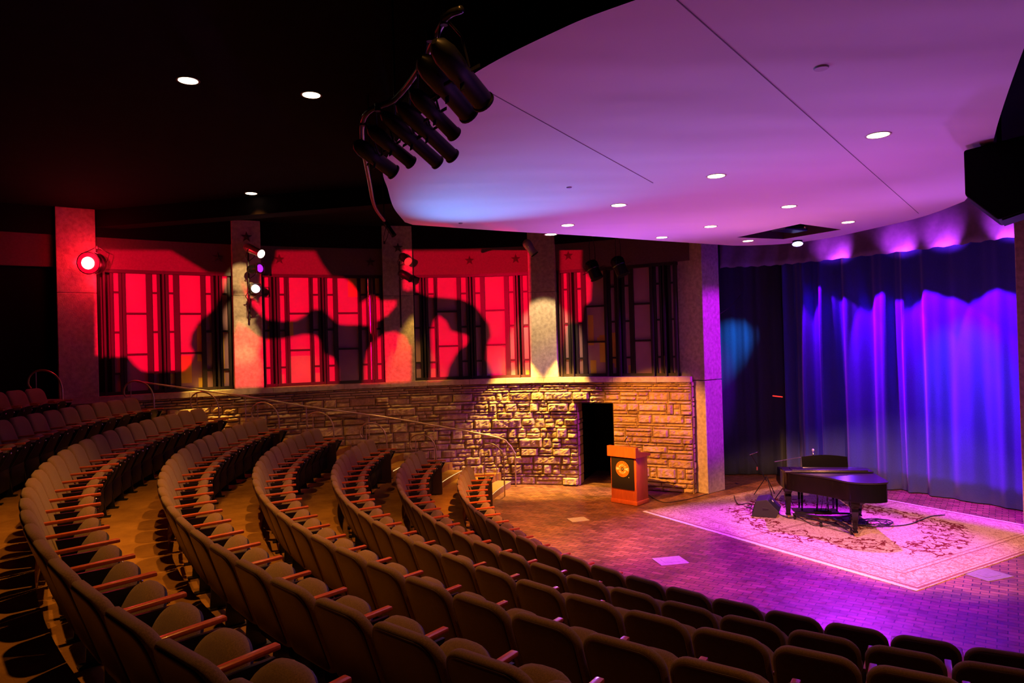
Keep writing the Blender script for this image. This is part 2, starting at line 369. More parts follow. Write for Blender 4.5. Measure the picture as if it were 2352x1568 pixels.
# stone blocks: ashlar courses, each block a rough-faced cushion
def stone_wall():
    m = MB(); m.cur = 0
    # backing
    NS = 160; rows_ = [(s_door1, WLEN), (S0, s_door0)]
    def strip(s0, s1, z0, z1, off):
        n = max(2, int((s1-s0)/0.15)); vs = []
        for i in range(n+1):
            p, d, nn = wall(s0+(s1-s0)*i/n, off); vs += [(p.x, p.y, z0), (p.x, p.y, z1)]
        m.add(vs, [(2*i, 2*i+2, 2*i+3, 2*i+1) for i in range(n)])
    m.cur = 1
    for s0, s1 in rows_: strip(s0, s1, 0, Z_WALL, 0.03); strip(s0, s1, 0, Z_WALL, 0.45)
    strip(s_door0, s_door1, DOOR_H, Z_WALL, 0.03); strip(s_door0, s_door1, DOOR_H, Z_WALL, 0.45)
    for s in (s_door0, s_door1):           # rough jambs
        a = wall(s, 0.0)[0]; b = wall(s, 0.45)[0]
        m.add([(a.x, a.y, 0), (b.x, b.y, 0), (b.x, b.y, DOOR_H), (a.x, a.y, DOOR_H)], [(0, 1, 2, 3)])
    a, b, c, e = wall(s_door0, 0)[0], wall(s_door0, .45)[0], wall(s_door1, .45)[0], wall(s_door1, 0)[0]
    m.add([(a.x, a.y, DOOR_H), (b.x, b.y, DOOR_H), (c.x, c.y, DOOR_H), (e.x, e.y, DOOR_H)], [(0, 1, 2, 3)])
    a, b = wall(WLEN, 0.0)[0], wall(WLEN, 0.28)[0]
    m.add([(a.x, a.y, 0), (b.x, b.y, 0), (b.x, b.y, Z_WALL), (a.x, a.y, Z_WALL)], [(0, 1, 2, 3)])
    m.cur = 0
    R = random.Random(11)
    def block(s0, s1, z0, z1):
        g = 0.006; s0 += g; s1 -= g; z0 += g*0.8; z1 -= g*0.8
        if s1-s0 < 0.02 or z1-z0 < 0.012: return
        hgt = z1-z0; dep = R.uniform(0.012, 0.045)+min(0.055, hgt*0.26)*R.uniform(0.3, 1.3)
        nx = max(3, int((s1-s0)/0.045)); nz = max(3, int(hgt/0.035)+1)
        vs = []; sl = R.uniform(-0.25, 0.3); ph = R.uniform(0, 9); tw = R.uniform(-.2, .2)
        ridge = [R.uniform(-1, 1) for _ in range(nx+1)]
        for j in range(nz+1):
            for i in range(nx+1):
                u, w = i/nx, j/nz
                e = min(1.0, min(u, 1-u)*nx/1.0)*min(1.0, min(w, 1-w)*nz/1.0)
                h = dep*(0.25+0.75*(e > 0))*(1+sl*(w-0.5)*1.6+tw*(u-.5)) + (0.014*ridge[i]+R.uniform(-0.008, 0.008) if e > 0 else 0)
                if e > 0 and w > 0.5: h += 0.006*math.sin(ph+u*7)
                if e == 0: h = 0.0 if R.random() < 0.9 else 0.004
                p, d, n = wall(s0+(s1-s0)*u, 0.024-max(0, h)); vs.append((p.x, p.y, z0+hgt*w))
        fs = [(j*(nx+1)+i, j*(nx+1)+i+1, (j+1)*(nx+1)+i+1, (j+1)*(nx+1)+i) for j in range(nz) for i in range(nx)]
        m.add(vs, fs)
    def region(s0, s1, z0, z1):
        z = z0
        while z < z1-0.01:
            H = R.choice([0.13, 0.16, 0.2, 0.2, 0.24, 0.1, 0.06]); 
            if z+H > z1-0.05: H = z1-z
            s = s0
            while s < s1-0.01:
                W = R.uniform(0.28, 0.78)
                if s+W > s1-0.15: W = s1-s
                if H > 0.15 and R.random() < 0.5:
                    a = R.choice([0.3, 0.4, 0.5, 0.62, 0.7])*H
                    for (b0, b1) in ((z, z+a), (z+a, z+H)):
                        if R.random() < 0.4 and W > 0.35:
                            k = s+W*R.uniform(0.35, 0.65); block(s, k, b0, b1); block(k, s+W, b0, b1)
                        else: block(s, s+W, b0, b1)
                elif H > 0.19 and R.random() < 0.4 and W > 0.3:
                    block(s, s+W*.5, z, z+H); block(s+W*.5, s+W, z, z+H*.55); block(s+W*.5, s+W, z+H*.55, z+H)
                else: block(s, s+W, z, z+H)
                s += W
            z += H
    region(S0, s_door0, 0, DOOR_H); region(s_door1, WLEN, 0, DOOR_H); region(S0, WLEN, DOOR_H, DOOR_H+0.07); region(S0, WLEN, DOOR_H+0.07, Z_WALL)
    # jamb stones on the left reveal and the end face of the wall
    def endblocks(s, o0, o1, H, sgn):
        z = 0
        while z < H-0.01:
            h = R.choice([0.1, 0.16, 0.2, 0.24]); h = min(h, H-z)
            if H-z-h < 0.05: h = H-z
            a, d, n = wall(s, o0); b = wall(s, o1)[0]; g = 0.006
            q = d*sgn*R.uniform(0.012, 0.03)
            A = a.lerp(b, 0.02); B = a.lerp(b, 0.98); A2 = a.lerp(b, 0.08)+q; B2 = a.lerp(b, 0.92)+q
            m.add([(A.x, A.y, z+g), (B.x, B.y, z+g), (B.x, B.y, z+h-g), (A.x, A.y, z+h-g), (A2.x, A2.y, z+.02), (B2.x, B2.y, z+.02), (B2.x, B2.y, z+h-.02), (A2.x, A2.y, z+h-.02)],
                  [(4, 5, 6, 7), (0, 1, 5, 4), (1, 2, 6, 5), (2, 3, 7, 6), (3, 0, 4, 7)])
            z += h
    endblocks(s_door0, 0.03, 0.45, DOOR_H, 1); endblocks(s_door1, 0.03, 0.45, DOOR_H, -1); endblocks(WLEN, 0.03, 0.28, Z_WALL, 1)
    o = m.build('wall_left', [M_stone, M_mortar]); tag(o, kind='structure'); return o
stone_wall()
# dark passage behind the doorway
m = MB(); a, d, n = wall(s_door0-0.05, .46); b = wall(s_door1+.05, .46)[0]
m.add([(a.x, a.y, 0), (a.x+n.x*1.6, a.y+n.y*1.6, 0), (a.x+n.x*1.6, a.y+n.y*1.6, 2.3), (a.x, a.y, 2.3),
       (b.x, b.y, 0), (b.x+n.x*1.6, b.y+n.y*1.6, 0), (b.x+n.x*1.6, b.y+n.y*1.6, 2.3), (b.x, b.y, 2.3)],
      [(0, 1, 2, 3), (4, 5, 6, 7), (1, 5, 6, 2), (3, 2, 6, 7)])
tag(m.build('wall_passage', M_black), kind='structure')

# coping, header, bulkhead
def band(name, s0, s1, z0, z1, o0, o1, mat, kind='structure', joints=0):
    m = MB(); n = max(2, int((s1-s0)/0.2)); vs = []
    for i in range(n+1):
        s = s0+(s1-s0)*i/n
        for off, z in ((o0, z0), (o1, z0), (o1, z1), (o0, z1)):
            p = wall(s, off)[0]; vs.append((p.x, p.y, z))
    fs = []
    for i in range(n):
        for k in range(4): fs.append((i*4+k, i*4+(k+1) % 4, i*4+4+(k+1) % 4, i*4+4+k))
    fs += [(0, 1, 2, 3), tuple(n*4+k for k in (3, 2, 1, 0))]
    m.add(vs, fs)
    return m
m = MB(); s = S0; R = random.Random(3)
while s < WLEN-0.05:
    w = min(R.uniform(0.7, 1.1), WLEN-s)
    if WLEN-s-w < .3: w = WLEN-s
    q = band('', s+0.003, s+w-0.003, Z_WALL, Z_COP, -0.055, 0.45, None); m.add(q.v, q.f); s += w
tag(m.build('trim_1', M_coping), kind='structure')
tag(band('', S0, WLEN, Z_WTOP, Z_HEAD, 0.16, 0.5, None).build('wall_header', M_header), kind='structure')
tag(band('', S0, WLEN, Z_HEAD, Z_CEIL+.02, 0.10, 0.5, None).build('wall_bulkhead', M_bulk), kind='structure')

# columns standing on the coping line
COLS = [(134, 226), (538, 605), (884, 952), (1217, 1279)]
col_s = []
for i, (u0, u1) in enumerate(COLS):
    sa, sb = s_at(u0, 3.4), s_at(u1, 3.4); sm = (sa+sb)/2; w = sb-sa; col_s.append((sa, sb))
    m = MB()
    for z0, z1 in ((Z_COP, 4.7), (4.704, Z_CEIL)):
        p0, d, n = wall(sm, 0.0); h = w/2
        quad = [p0-d*h, p0+d*h, p0+d*h+n*.55, p0-d*h+n*.55]
        m.prism([(q.x, q.y) for q in quad], z0, z1)
    c = m.build('trim_column', M_concrete); bv = c.modifiers.new('b', 'BEVEL'); bv.width = 0.012; bv.segments = 2
    tag(c, kind='structure')
# the big free corner column by the stage
cA = Vector((4.25, 15.44)); cd = Vector((0.62, 0.52)).normalized(); cn = Vector((-cd.y, cd.x))
m = MB()
for z0, z1 in ((0.0, Z_WALL+.02), (Z_WALL+.035, Z_CEIL)):
    quad = [cA, cA+cd*0.66, cA+cd*0.66+cn*.7, cA+cn*.7]
    m.prism([(q.x, q.y) for q in quad], z0, z1)
c = m.build('trim_column', M_concrete); bv = c.modifiers.new('b', 'BEVEL'); bv.width = 0.02; bv.segments = 3; tag(c, kind='structure')

# windows: narrow - wide - narrow strips between dark fins
def window(idx, u0, u1, strips, patches):
    """strips: list of (a,b,kind) in photo columns; kind n/w"""
    fr = MB(); pn = MB(); am = MB()
    s0, s1 = s_at(u0, 3.6), s_at(u1, 3.6); z0, z1 = Z_COP, Z_WTOP
    OFF = 0.30
    def cell(sa, sb, za, zb, off0, off1, mb):
        q = band('', sa, sb, za, zb, off0, off1, None); mb.add(q.v, q.f)
    cell(s0, s1, z0, z0+0.07, OFF-.08, OFF+.06, fr); cell(s0, s1, z1-0.07, z1, OFF-.14, OFF+.06, fr)
    edges = []
    for a, b, k in strips:
        sa, sb = s_at(a, 3.6), s_at(b, 3.6); edges.append((sa, sb, k))
        for e in (sa, sb): cell(e-0.028, e+0.028, z0, z1, OFF-.06, OFF+.03, fr)
        cell(sa, sb, z0+.03, z1-.03, OFF+.0, OFF+.012, pn)
        H = z1-z0
        for fz in ((0.18, 0.5, 0.83) if k == 'n' else (0.35, 0.68)):
            z = z1-H*fz; cell(sa, sb, z-.022, z+.022, OFF-.045, OFF+.01, fr)
    # gaps closed by deep dark fins
    prev = s0
    for sa, sb, k in edges+[(s1, s1, 'e')]:
        if sa-prev > 0.07:
            cell(prev+.0, sa-.0, z0, z1, OFF+.10, OFF+.16, fr)
            mid = (prev+sa)/2; cell(mid-.02, mid+.02, z0, z1, OFF-.16, OFF+.1, fr)
        prev = sb
    for a, b, va, vb in patches:          # amber glass pieces
        sa, sb = s_at(a, 3.6), s_at(b, 3.6); p = wall((sa+sb)/2, OFF)[0]
        H = z1-z0; za = z1-H*va; zb = z1-H*vb
        cell(sa, sb, zb, za, OFF-.006, OFF-.001, am)
    root = bpy.data.objects.new('window_%d' % idx, None); C.objects.link(root); tag(root, kind='structure')
    fr.build('window_frame', M_frame, root); pn.build('window_pane', M_pane, root)
    if am.v: am.build('amber_pane', M_pane_amber, root)
def z7(x): return x/3.136+200
def z8(x): return x/2.94+850
window(1, 226, 537, [(262, 283, 'n'), (z7(285), z7(460), 'w'), (z7(480), z7(538), 'n'), (z7(598), z7(655), 'n'), (z7(675), z7(848), 'w'), (z7(865), z7(922), 'n'), (z7(985), z7(1040), 'n')],
       [(z7(805), z7(850), .45, .68), (z7(805), z7(850), .69, .75), (z7(810), z7(860), .89, .99), (z7(690), z7(765), .70, .93), (z7(610), z7(660), .85, .93), (z7(988), z7(1000), .5, .95)])
window(2, 606, 883, [(z7(1288), z7(1338), 'n'), (z7(1392), z7(1448), 'n'), (z7(1462), z7(1625), 'w'), (z7(1635), z7(1690), 'n'), (z7(1738), z7(1800), 'n'), (z7(1810), z7(1970), 'w'), (z7(1980), z7(2030), 'n'), (z7(2082), z7(2130), 'n')],
       [(z7(1315), z7(1340), .46, .6), (z7(1900), z7(1965), .0, .2), (z7(1985), z7(2025), .0, .18), (z7(2085), z7(2125), .0, .22), (z7(1470), z7(1500), .42, .55)])
window(3, 953, 1216, [(z8(305), z8(350), 'n'), (z8(395), z8(447), 'n'), (z8(457), z8(603), 'w'), (z8(615), z8(663), 'n'), (z8(707), z8(757), 'n'), (z8(770), z8(915), 'w'), (z8(927), z8(975), 'n'), (z8(1022), z8(1066), 'n')],
       [(z8(1035), z8(1066), .93, .99)])
window(4, 1281, 1553, [(z8(1292), z8(1330), 'n'), (z8(1378), z8(1422), 'n'), (z8(1437), z8(1572), 'w'), (z8(1597), z8(1642), 'n'), (z8(1692), z8(1738), 'n'), (z8(1752), z8(1885), 'w'), (z8(1908), z8(1948), 'n'), (z8(2008), z8(2045), 'n')],
       [(z8(1322), z8(1330), .52, .72), (z8(1322), z8(1332), .86, .99), (z8(1450), z8(1487), .43, .71), (z8(1520), z8(1585), .62, .87), (z8(1505), z8(1587), .64, .68), (z8(1605), z8(1650), .60, .88), (z8(1460), z8(1495), .85, .99), (z8(1615), z8(1650), .86, .92), (z8(1935), z8(1970), .82, .99), (z8(1710), z8(1745), .9, .99)])
m = MB(); s_ = s_at(z7(2055), 3.6); p_, d_, n_ = wall(s_, .30); m.lathe([(.085, Z_COP+.07), (.085, Z_WTOP-.07)], 24, Matrix.Translation((p_.x, p_.y, 0)))
tag(m.build('trim_mullion', simple('polished_mullion', (.75, .55, .55), .22, metal=.9), sm_angle=.6), kind='structure')
# wall behind the left of window 1 (beyond the left column)
q = band('', S0, col_s[0][0], Z_COP, Z_WTOP, 0.3, 0.4, None)
tag(q.build('wall_far_left', M_bulk), kind='structure')

# iron stars fixed to the header and columns
def star(loc, d, n, r, label, group='iron stars along the header'):
    m = MB(); vs = []
    for k in range(10):
        a = PI/2+k*PI/5; rr = r if k % 2 == 0 else r*0.4; vs.append((rr*math.cos(a), rr*math.sin(a)))
    V = [(x, 0.0, y) for x, y in vs]+[(0, -0.03, 0), (0, 0, 0)]
    F = [(i, (i+1) % 10, 10) for i in range(10)]+[((i+1) % 10, i, 11) for i in range(10)]
    m.add(V, F); o = m.build('iron_star', M_star); o.location = loc; o.rotation_euler = (0, 0, math.atan2(d.y, d.x)); return tag(o, label, 'star', group)
for u, z, off, lb in ((503, 5.56, .155, 'dark iron star on the red header, left of the column with three lamps'),
                      (643, 5.56, .155, 'dark iron star on the header just right of the column with three lamps'),
                      (852, 5.53, .155, 'iron star on the header at the right end of the second window bay'),
                      (1078, 5.56, .155, 'dark iron star centred over the red window bay right of the shadowed column'),
                      (1183, 5.56, .155, 'dark iron star on the header just left of the pale middle column'),
                      (1302, 5.56, .155, 'dark iron star on the header just right of the pale middle column'),
                      (566, 6.02, -.005, 'iron star high on the column above its three lamps'),
                      (914, 5.86, -.005, 'iron star high on the dim red column beside the canopy edge')):
    s = s_at(u, z); p, d, n = wall(s, off); star((p.x, p.y, z), d, n, 0.13, lb)

# ------------------------------------------------------------------ floors
def ring(name, mat, r0, r1, z, zb, t0s, t1, n=90):
    """annular tier; t0s: function giving the angle where the tier meets the wall"""
    m = MB(); vs = []
    for i in range(n+1):
        for rr in (r0, r1):
            t0 = t0s(rr); th = t0+(t1-t0)*i/n; p = pol(rr, th)
            vs += [(p.x, p.y, z)]
        t0 = t0s(r0); p = pol(r0, t0+(t1-t0)*i/n); vs += [(p.x, p.y, zb)]
    m.add(vs, [(3*i, 3*i+1, 3*i+4, 3*i+3) for i in range(n)]+[(3*i, 3*i+3, 3*i+5, 3*i+2) for i in range(n)])
    return m
def wall_theta(R):                      # angle (deg increasing from the left aisle downward) where radius R meets the stone wall
    best = None
    for k in range(1200):
        th = PI*0.75+(PI*0.75)*k/1199; p = pol(R, th)
        # signed side of wall: find nearest wall sample
        j = min(range(0, len(WL), 3), key=lambda q: (WL[q]-Vector((p.x, p.y))).length)
        pw = WL[j]; dd = (WL[min(j+1, len(WL)-1)]-WL[max(j-1, 0)]).normalized(); nn = Vector((-dd.y, dd.x))
        if (Vector((p.x, p.y))-pw).dot(nn) < 0.05: return th
    return PI
_wt = {}
def wt(R):
    R = round(R, 2)
    if R not in _wt: _wt[R] = wall_theta(R)
    return _wt[R]
m = MB(); m.add([(-14, -4, 0), (22, -4, 0), (22, 20, 0), (-14, 20, 0)], [(0, 1, 2, 3)])
tag(m.build('floor', M_brick), kind='structure')
edge = {k: RK[k]-0.09 for k in range(1, 9)}
edge[9] = 30
for k in range(2, 10):
    o = ring('', M_carpet, edge[k-1], edge[k] if k < 9 else 21.5, ZK[k], ZK[k-1]-0.001, wt, 2*PI-0.35*PI).build('floor_tier', M_carpet)
    tag(o, kind='structure')
# half steps and glowing nosings in the aisle beside the wall
def end_theta(k): return math.radians({1: 173.4, 2: 172.5, 3: 173.8, 4: 175.2, 5: 176.9, 6: 178.7, 7: 180.5, 8: 184.5}[k])
for k in range(2, 8):
    r1 = edge[k-1]; r0 = r1-0.34; ta = end_theta(k-1)-0.45/r1; tb = wt(r1)+0.03
    m = MB(); z0 = ZK[k-1]; z1 = (ZK[k-1]+ZK[k])/2; n = 8; poly = [pol(r0, tb+(ta-tb)*i/n) for i in range(n+1)]+[pol(r1+.01, ta+(tb-ta)*i/n) for i in range(n+1)]
    m.prism([(p.x, p.y) for p in poly], z0+0.001, z1)
    st = m.build('floor_step', M_tan if k == 2 else M_carpet); tag(st, kind='structure')
    g = MB(); g.tube([pol(r0-.004, tb+(ta-tb)*i/n, z1-.012) for i in range(n+1)], 0.008, 6); so = g.build('step_light', E_strip, st)

# ceiling
m = MB(); m.box((4, 8, Z_CEIL+.1), (36, 26, .2)); tag(m.build('ceiling', M_ceil), kind='structure')
# beam below the dark ceiling, left of the canopy
a = Pd(500, 395, 13.5); b = Pd(862, 400, 12.6)
m = MB(); m.add([(a.x-6, a.y+1.4, 6.05), (b.x+3, b.y-.6, 6.05), (b.x+3, b.y-.2, 6.05), (a.x-6, a.y+1.8, 6.05), (a.x-6, a.y+1.4, 6.4), (b.x+3, b.y-.6, 6.4), (b.x+3, b.y-.2, 6.4), (a.x-6, a.y+1.8, 6.4)],
               [(0, 3, 2, 1), (0, 1, 5, 4), (2, 3, 7, 6), (1, 2, 6, 5), (0, 4, 7, 3)])
tag(m.build('trim_2', M_bulk), kind='structure')
# outer dark walls closing the room
m = MB(); m.add([(11.2, -4, 0), (11.2, 20, 0), (11.2, 20, 6.5), (11.2, -4, 6.5)], [(0, 1, 2, 3)]); tag(m.build('wall_right', M_bulk), kind='structure')
m = MB(); m.add([(-14, 19.5, 0), (11.2, 19.5, 0), (11.2, 19.5, 6.5), (-14, 19.5, 6.5)], [(0, 1, 2, 3)]); tag(m.build('wall_back', M_bulk), kind='structure')

# ------------------------------------------------------------------ canopy over the stage
ZC = 5.4
cpix = [(930, 510), (905, 478), (891, 435), (895, 398), (912, 370)]
edge_pts = [P(u, v, ZC) for u, v in cpix]
left_arc = catmull([edge_pts[0], edge_pts[1], edge_pts[2], Vector((-1.35, 7.6, ZC)), Vector((-0.85, 6.2, ZC)), Vector((-0.26, 5.14, ZC)), P(1270, 75, ZC), P(1460, 0, ZC), Vector((2.0, 3.2, ZC)), Vector((3.0, 3.7, ZC))], 8)
right_arc = catmull([Vector((3.35, 4.3, ZC)), P(2352, 110, ZC), P(2290, 290, ZC), P(2262, 405, ZC), P(2215, 462, ZC)], 6)
back_arc = catmull([P(2160, 484, ZC), P(2100, 503, ZC), P(2000, 526, ZC), P(1900, 547, ZC), P(1800, 560, ZC), P(1700, 564, ZC), P(1640, 561, ZC), P(1500, 552, ZC), P(1340, 541, ZC), P(1150, 530, ZC), P(948, 516, ZC)], 4)
outline = [Vector((p.x, p.y)) for p in left_arc+right_arc+back_arc]
hole = [P(1693, 545, ZC), P(1838, 514, ZC), P(1932, 527, ZC), P(1800, 549, ZC)]
bm = bmesh.new()
vo = [bm.verts.new((p.x, p.y, ZC)) for p in outline]; vh = [bm.verts.new((p.x, p.y, ZC)) for p in hole]
es = [bm.edges.new((vo[i], vo[(i+1) % len(vo)])) for i in range(len(vo))]+[bm.edges.new((vh[i], vh[(i+1) % 4])) for i in range(4)]
bmesh.ops.triangle_fill(bm, edges=es, use_beauty=True)
me = bpy.data.meshes.new('canopy_soffit')
for f in bm.faces:
    if f.normal.z > 0: f.normal_flip()
bm.to_mesh(me); bm.free(); me.materials.append(M_canopy)
canopy = thing('stage_canopy', 'broad curved white ceiling canopy lit violet, hung over the stage', 'canopy', (3, 9, ZC))
co = bpy.data.objects.new('soffit', me); C.objects.link(co); co.parent = canopy; co.location = (-3, -9, -ZC)
m = MB(); n = len(outline)
m.add([(p.x-3, p.y-9, 0) for p in outline]+[(p.x-3, p.y-9, .3) for p in outline], [(i, (i+1) % n, n+(i+1) % n, n+i) for i in range(n)]+[tuple(range(n, 2*n))])
m.build('fascia', M_black, canopy)
m = MB(); m.add([(p.x-3, p.y-9, 0) for p in hole]+[(p.x-3, p.y-9, .29) for p in hole], [(i, (i+1) % 4, 4+(i+1) % 4, 4+i) for i in range(4)])
m.build('hatch_reveal', simple('hatch_dark', (0.10, 0.06, 0.08), 0.8), canopy)
# seams
sm = MB()
for pts in ([(1555, 0), (1660, 140), (1880, 322), (2110, 490)], [(1130, 215), (1320, 330), (1500, 420)], [(1750, 432), (1640, 398), (1500, 300)][:0]):
    if pts:
        w = [P(u, v, ZC)-Vector((3, 9, ZC)) for u, v in pts]
        sm.tube([Vector((w[0].x, w[0].y, 0)), Vector((w[-1].x, w[-1].y, 0))], 0.005, 4)
sm.build('seam', simple('seam_line', (0.22, 0.17, 0.2), 0.9), canopy)  # thin darker line along each canopy joint
# bracket unit inside the hatch
pj = thing('ceiling_projector', 'black projector tucked inside the open hatch of the canopy', 'projector', (sum(p.x for p in hole)/4, sum(p.y for p in hole)/4, ZC+.02), 0.5)
m = MB(); m.box((0, 0, .09), (0.62, .34, .16), bev=.02); m.build('body', M_fixblack, pj)
m = MB(); m.lathe([(0.05, -.03), (.05, .05)], 16, Matrix.Translation((0.2, -0.17, .09)) @ Matrix.Rotation(PI/2, 4, 'X')); m.build('lens', M_chrome, pj)
# small round cover plates
for (u, v, lb) in ((1886, 155, 'small round cover plate on the open middle of the violet canopy'), (1307, 430, 'tiny dark sprinkler cover on the canopy left of the downlights'), (1058, 512, 'tiny round cover near the blue lit left tip of the canopy')):
    p = P(u, v, ZC); m = MB(); m.lathe([(0, -.012), (.05 if u == 1886 else .03, -.012), (.055 if u == 1886 else .035, 0)], 20)
    tag(m.build('cover_plate', simple('cover_%d' % u, (0.5, 0.45, 0.48) if u == 1886 else (.3, .2, .3), 0.6), loc=p), lb, 'cover plate')

# downlights
def downlight(p, label, group, power, deg=95, ring_mat=None, r=0.105):
    t = thing('downlight', label, 'ceiling light', p, 0, group)
    m = MB(); m.lathe([(r-.004, -.002), (r+.014, -.006), (r+.018, 0.0)], 28); m.build('trim_ring', ring_mat or M_white, t)
    m = MB(); m.lathe([(0, -.004), (r-.004, -.004)], 28); m.build('diffuser', E_lamp, t)
    if power: spot((p[0], p[1], p[2]-.03), (p[0], p[1], 0), (1.0, 0.40, 0.06), power, deg, 0.8, 0.05, 'downlight_lamp')
DL_dark = [(432, 185, 'downlight in the black ceiling, nearest the left edge of the photo'), (715, 218, 'downlight in the black ceiling, closest to the row of black spotlights'), (577, 444, 'small far downlight in the black ceiling above the column with three lamps')]
M_ringdark = simple('dark_ring', (0.10, 0.06, 0.04), 0.5)
for (u, v, lb), pw in zip(DL_dark, (420, 620, 240)): downlight(P(u, v, Z_CEIL), lb, 'downlights in the dark ceiling', pw, 84, M_ringdark)
M_ringc = simple('canopy_ring', (0.55, 0.42, 0.30), 0.4)
DL_can = [(2017, 310, 'largest lit downlight, right part of the violet canopy'), (1645, 404, 'lit downlight in the middle of the violet canopy'), (1421, 471, 'lit canopy downlight left of the middle one'),
          (1304, 517, 'small lit canopy downlight farthest left'), (1632, 520, 'small lit canopy downlight above the corner column'), (1812, 474, 'lit canopy downlight just above the open hatch'),
          (1948, 510, 'small lit canopy downlight right of the open hatch'), (1520, 545, 'thin edge-on downlight at the canopy rim above the fourth window'), (1718, 553, 'thin edge-on downlight at the canopy rim left of the hatch'), (1265, 538, 'very thin downlight at the canopy rim above the pale middle column')]
for (u, v, lb) in DL_can: downlight(P(u, v, ZC), lb, 'downlights in the violet canopy', 0, 80, M_ringc)

# ------------------------------------------------------------------ theatre seats
HW = 0.247
def outline_pts(w, h, rt, rb, n=7):
    """rounded rectangle w x h, x centred, z from 0"""
    pts = []
    for (cx_, cz_, a0, r) in ((w/2-rt, h-rt, 0, rt), (-w/2+rt, h-rt, PI/2, rt), (-w/2+rb, rb, PI, rb), (w/2-rb, rb, 1.5*PI, rb)):
        for k in range(n+1): a = a0+PI/2*k/n; pts.append((cx_+r*math.cos(a), cz_+r*math.sin(a)))
    return pts
def pad(mb, w, h, rt, rb, layers, xf, n=7):
    """layers: (y, inset)"""
    vs = []; cnt = None
    for y, ins in layers:
        pts = outline_pts(max(.02, w-2*ins), max(.02, h-2*ins), max(.006, rt-ins*0.9), max(.006, rb-ins*.9), n)
        cnt = len(pts)
        for x, z in pts: vs.append(xf(x, y, z+ins))
    fs = []
    for i in range(len(layers)-1):
        for k in range(cnt): fs.append((i*cnt+k, i*cnt+(k+1) % cnt, (i+1)*cnt+(k+1) % cnt, (i+1)*cnt+k))
    fs.append(tuple(range(cnt))); fs.append(tuple((len(layers)-1)*cnt+k for k in range(cnt-1, -1, -1)))
    mb.add(vs, fs)
# local axes: +Y towards the stage, origin on the floor under the hinge; back top centre sits at y = -0.30, z = 0.88
def back_xf(x, y, z):
    yy = y-0.09-z*0.36+0.30*x*x; return (x, yy+0.04*(z/.56)**2*0.5, 0.345+z*0.97)
def make_seat(end=False):
    t = thing('theatre_seat', '', 'seat')
    m = MB(); pad(m, 0.512, 0.555, 0.13, 0.07, [(-.036, .016), (-.022, .002), (0.0, 0), (.022, .004), (.038, .03), (.046, .09), (.048, .16)], back_xf); m.build('backrest', M_fabric, t, smooth=True)
    m = MB(); pad(m, 0.512, 0.555, 0.13, 0.07, [(-.036, .024), (-.043, .027), (-.046, .045), (-.047, .12)], back_xf); m.build('back_shell', M_shell, t, smooth=True)
    # folded seat: cushion (towards the back) and underside (towards the stage)
    def sx(x, y, z):
        yb = 0.05+0.44*z; return (x, yb+y-0.10*x*x, 0.34+z-.3*y)
    m = MB(); pad(m, 0.452, 0.330, 0.185, 0.05, [(-.065, .12), (-.058, .06), (-.04, .018), (0.0, 0), (.03, .004), (.038, .02)], sx); m.build('seat_cushion', M_fabric, t, smooth=True)
    m = MB(); pad(m, 0.440, 0.330, 0.175, 0.05, [(.036, .012), (.05, .014), (.058, .05)], sx); m.box((0, .10, .24), (.455, .03, .28), bev=.01); m.build('seat_pan_and_shade', M_pan, t, sm_angle=.7)  # low box darkens below the seat, standing in for shade and black risers
    for sgn in (-1, 1):
        m = MB(); m.lathe([(0, .0), (.011, .0), (.013, .006), (.008, .014), (0, .016)], 10, Matrix.Translation((sgn*.12, .225, .575)) @ Matrix.Rotation(-PI/2, 4, 'X')); m.build('bumper', M_chrome, t, smooth=True)
    # standard between seats (left side) with armrest
    def arm(x, nm='armrest'):
        m = MB(); m.box((0, 0.085, .635), (.048, .43, .026), Matrix.Translation((x, 0, 0)) @ Matrix.Rotation(0.03, 4, 'X'), .008); m.build(nm, M_arm, t, sm_angle=.6)
        m = MB(); m.add([(x-.012, -.02, 0.0), (x-.012, .14, 0.0), (x-.012, .10, .30), (x-.012, .26, .6), (x-.012, -.08, .6), (x-.012, -.0, .30),
                         (x+.012, -.02, 0.0), (x+.012, .14, 0.0), (x+.012, .10, .30), (x+.012, .26, .6), (x+.012, -.08, .6), (x+.012, -.0, .30)],
                        [(0, 1, 2, 5), (5, 2, 3, 4), (6, 7, 8, 11), (11, 8, 9, 10), (0, 1, 7, 6), (1, 2, 8, 7), (2, 3, 9, 8), (3, 4, 10, 9), (4, 5, 11, 10), (5, 0, 6, 11)])
        m.box((x, .06, .008), (.075, .24, .016)); m.build('support_leg', M_steel, t)
    arm(-HW-.008)
    if end:
        arm(HW+.008)
        m = MB(); m.box((HW+.035, .08, .32), (.022, .46, .60), bev=.01); m.build('end_panel', M_endpanel, t)
    return t
ORD = ['', 'first', 'second', 'third', 'fourth', 'fifth', 'sixth', 'seventh', 'eighth', 'ninth', 'tenth', 'eleventh', 'twelfth', 'thirteenth', 'fourteenth', 'fifteenth', 'sixteenth', 'seventeenth', 'eighteenth', 'nineteenth', 'twentieth']
def ordw(n):
    if n <= 20: return ORD[n]
    if n == 30: return 'thirtieth'
    if n < 30: return 'twenty-'+ORD[n-20]
    return 'thirty-'+ORD[n-30] if n < 40 else 'fortieth'
ROWN = {1: 'front row', 2: 'second row', 3: 'third row', 4: 'fourth row', 5: 'fifth row', 6: 'sixth row', 7: 'seventh row', 8: 'eighth row'}
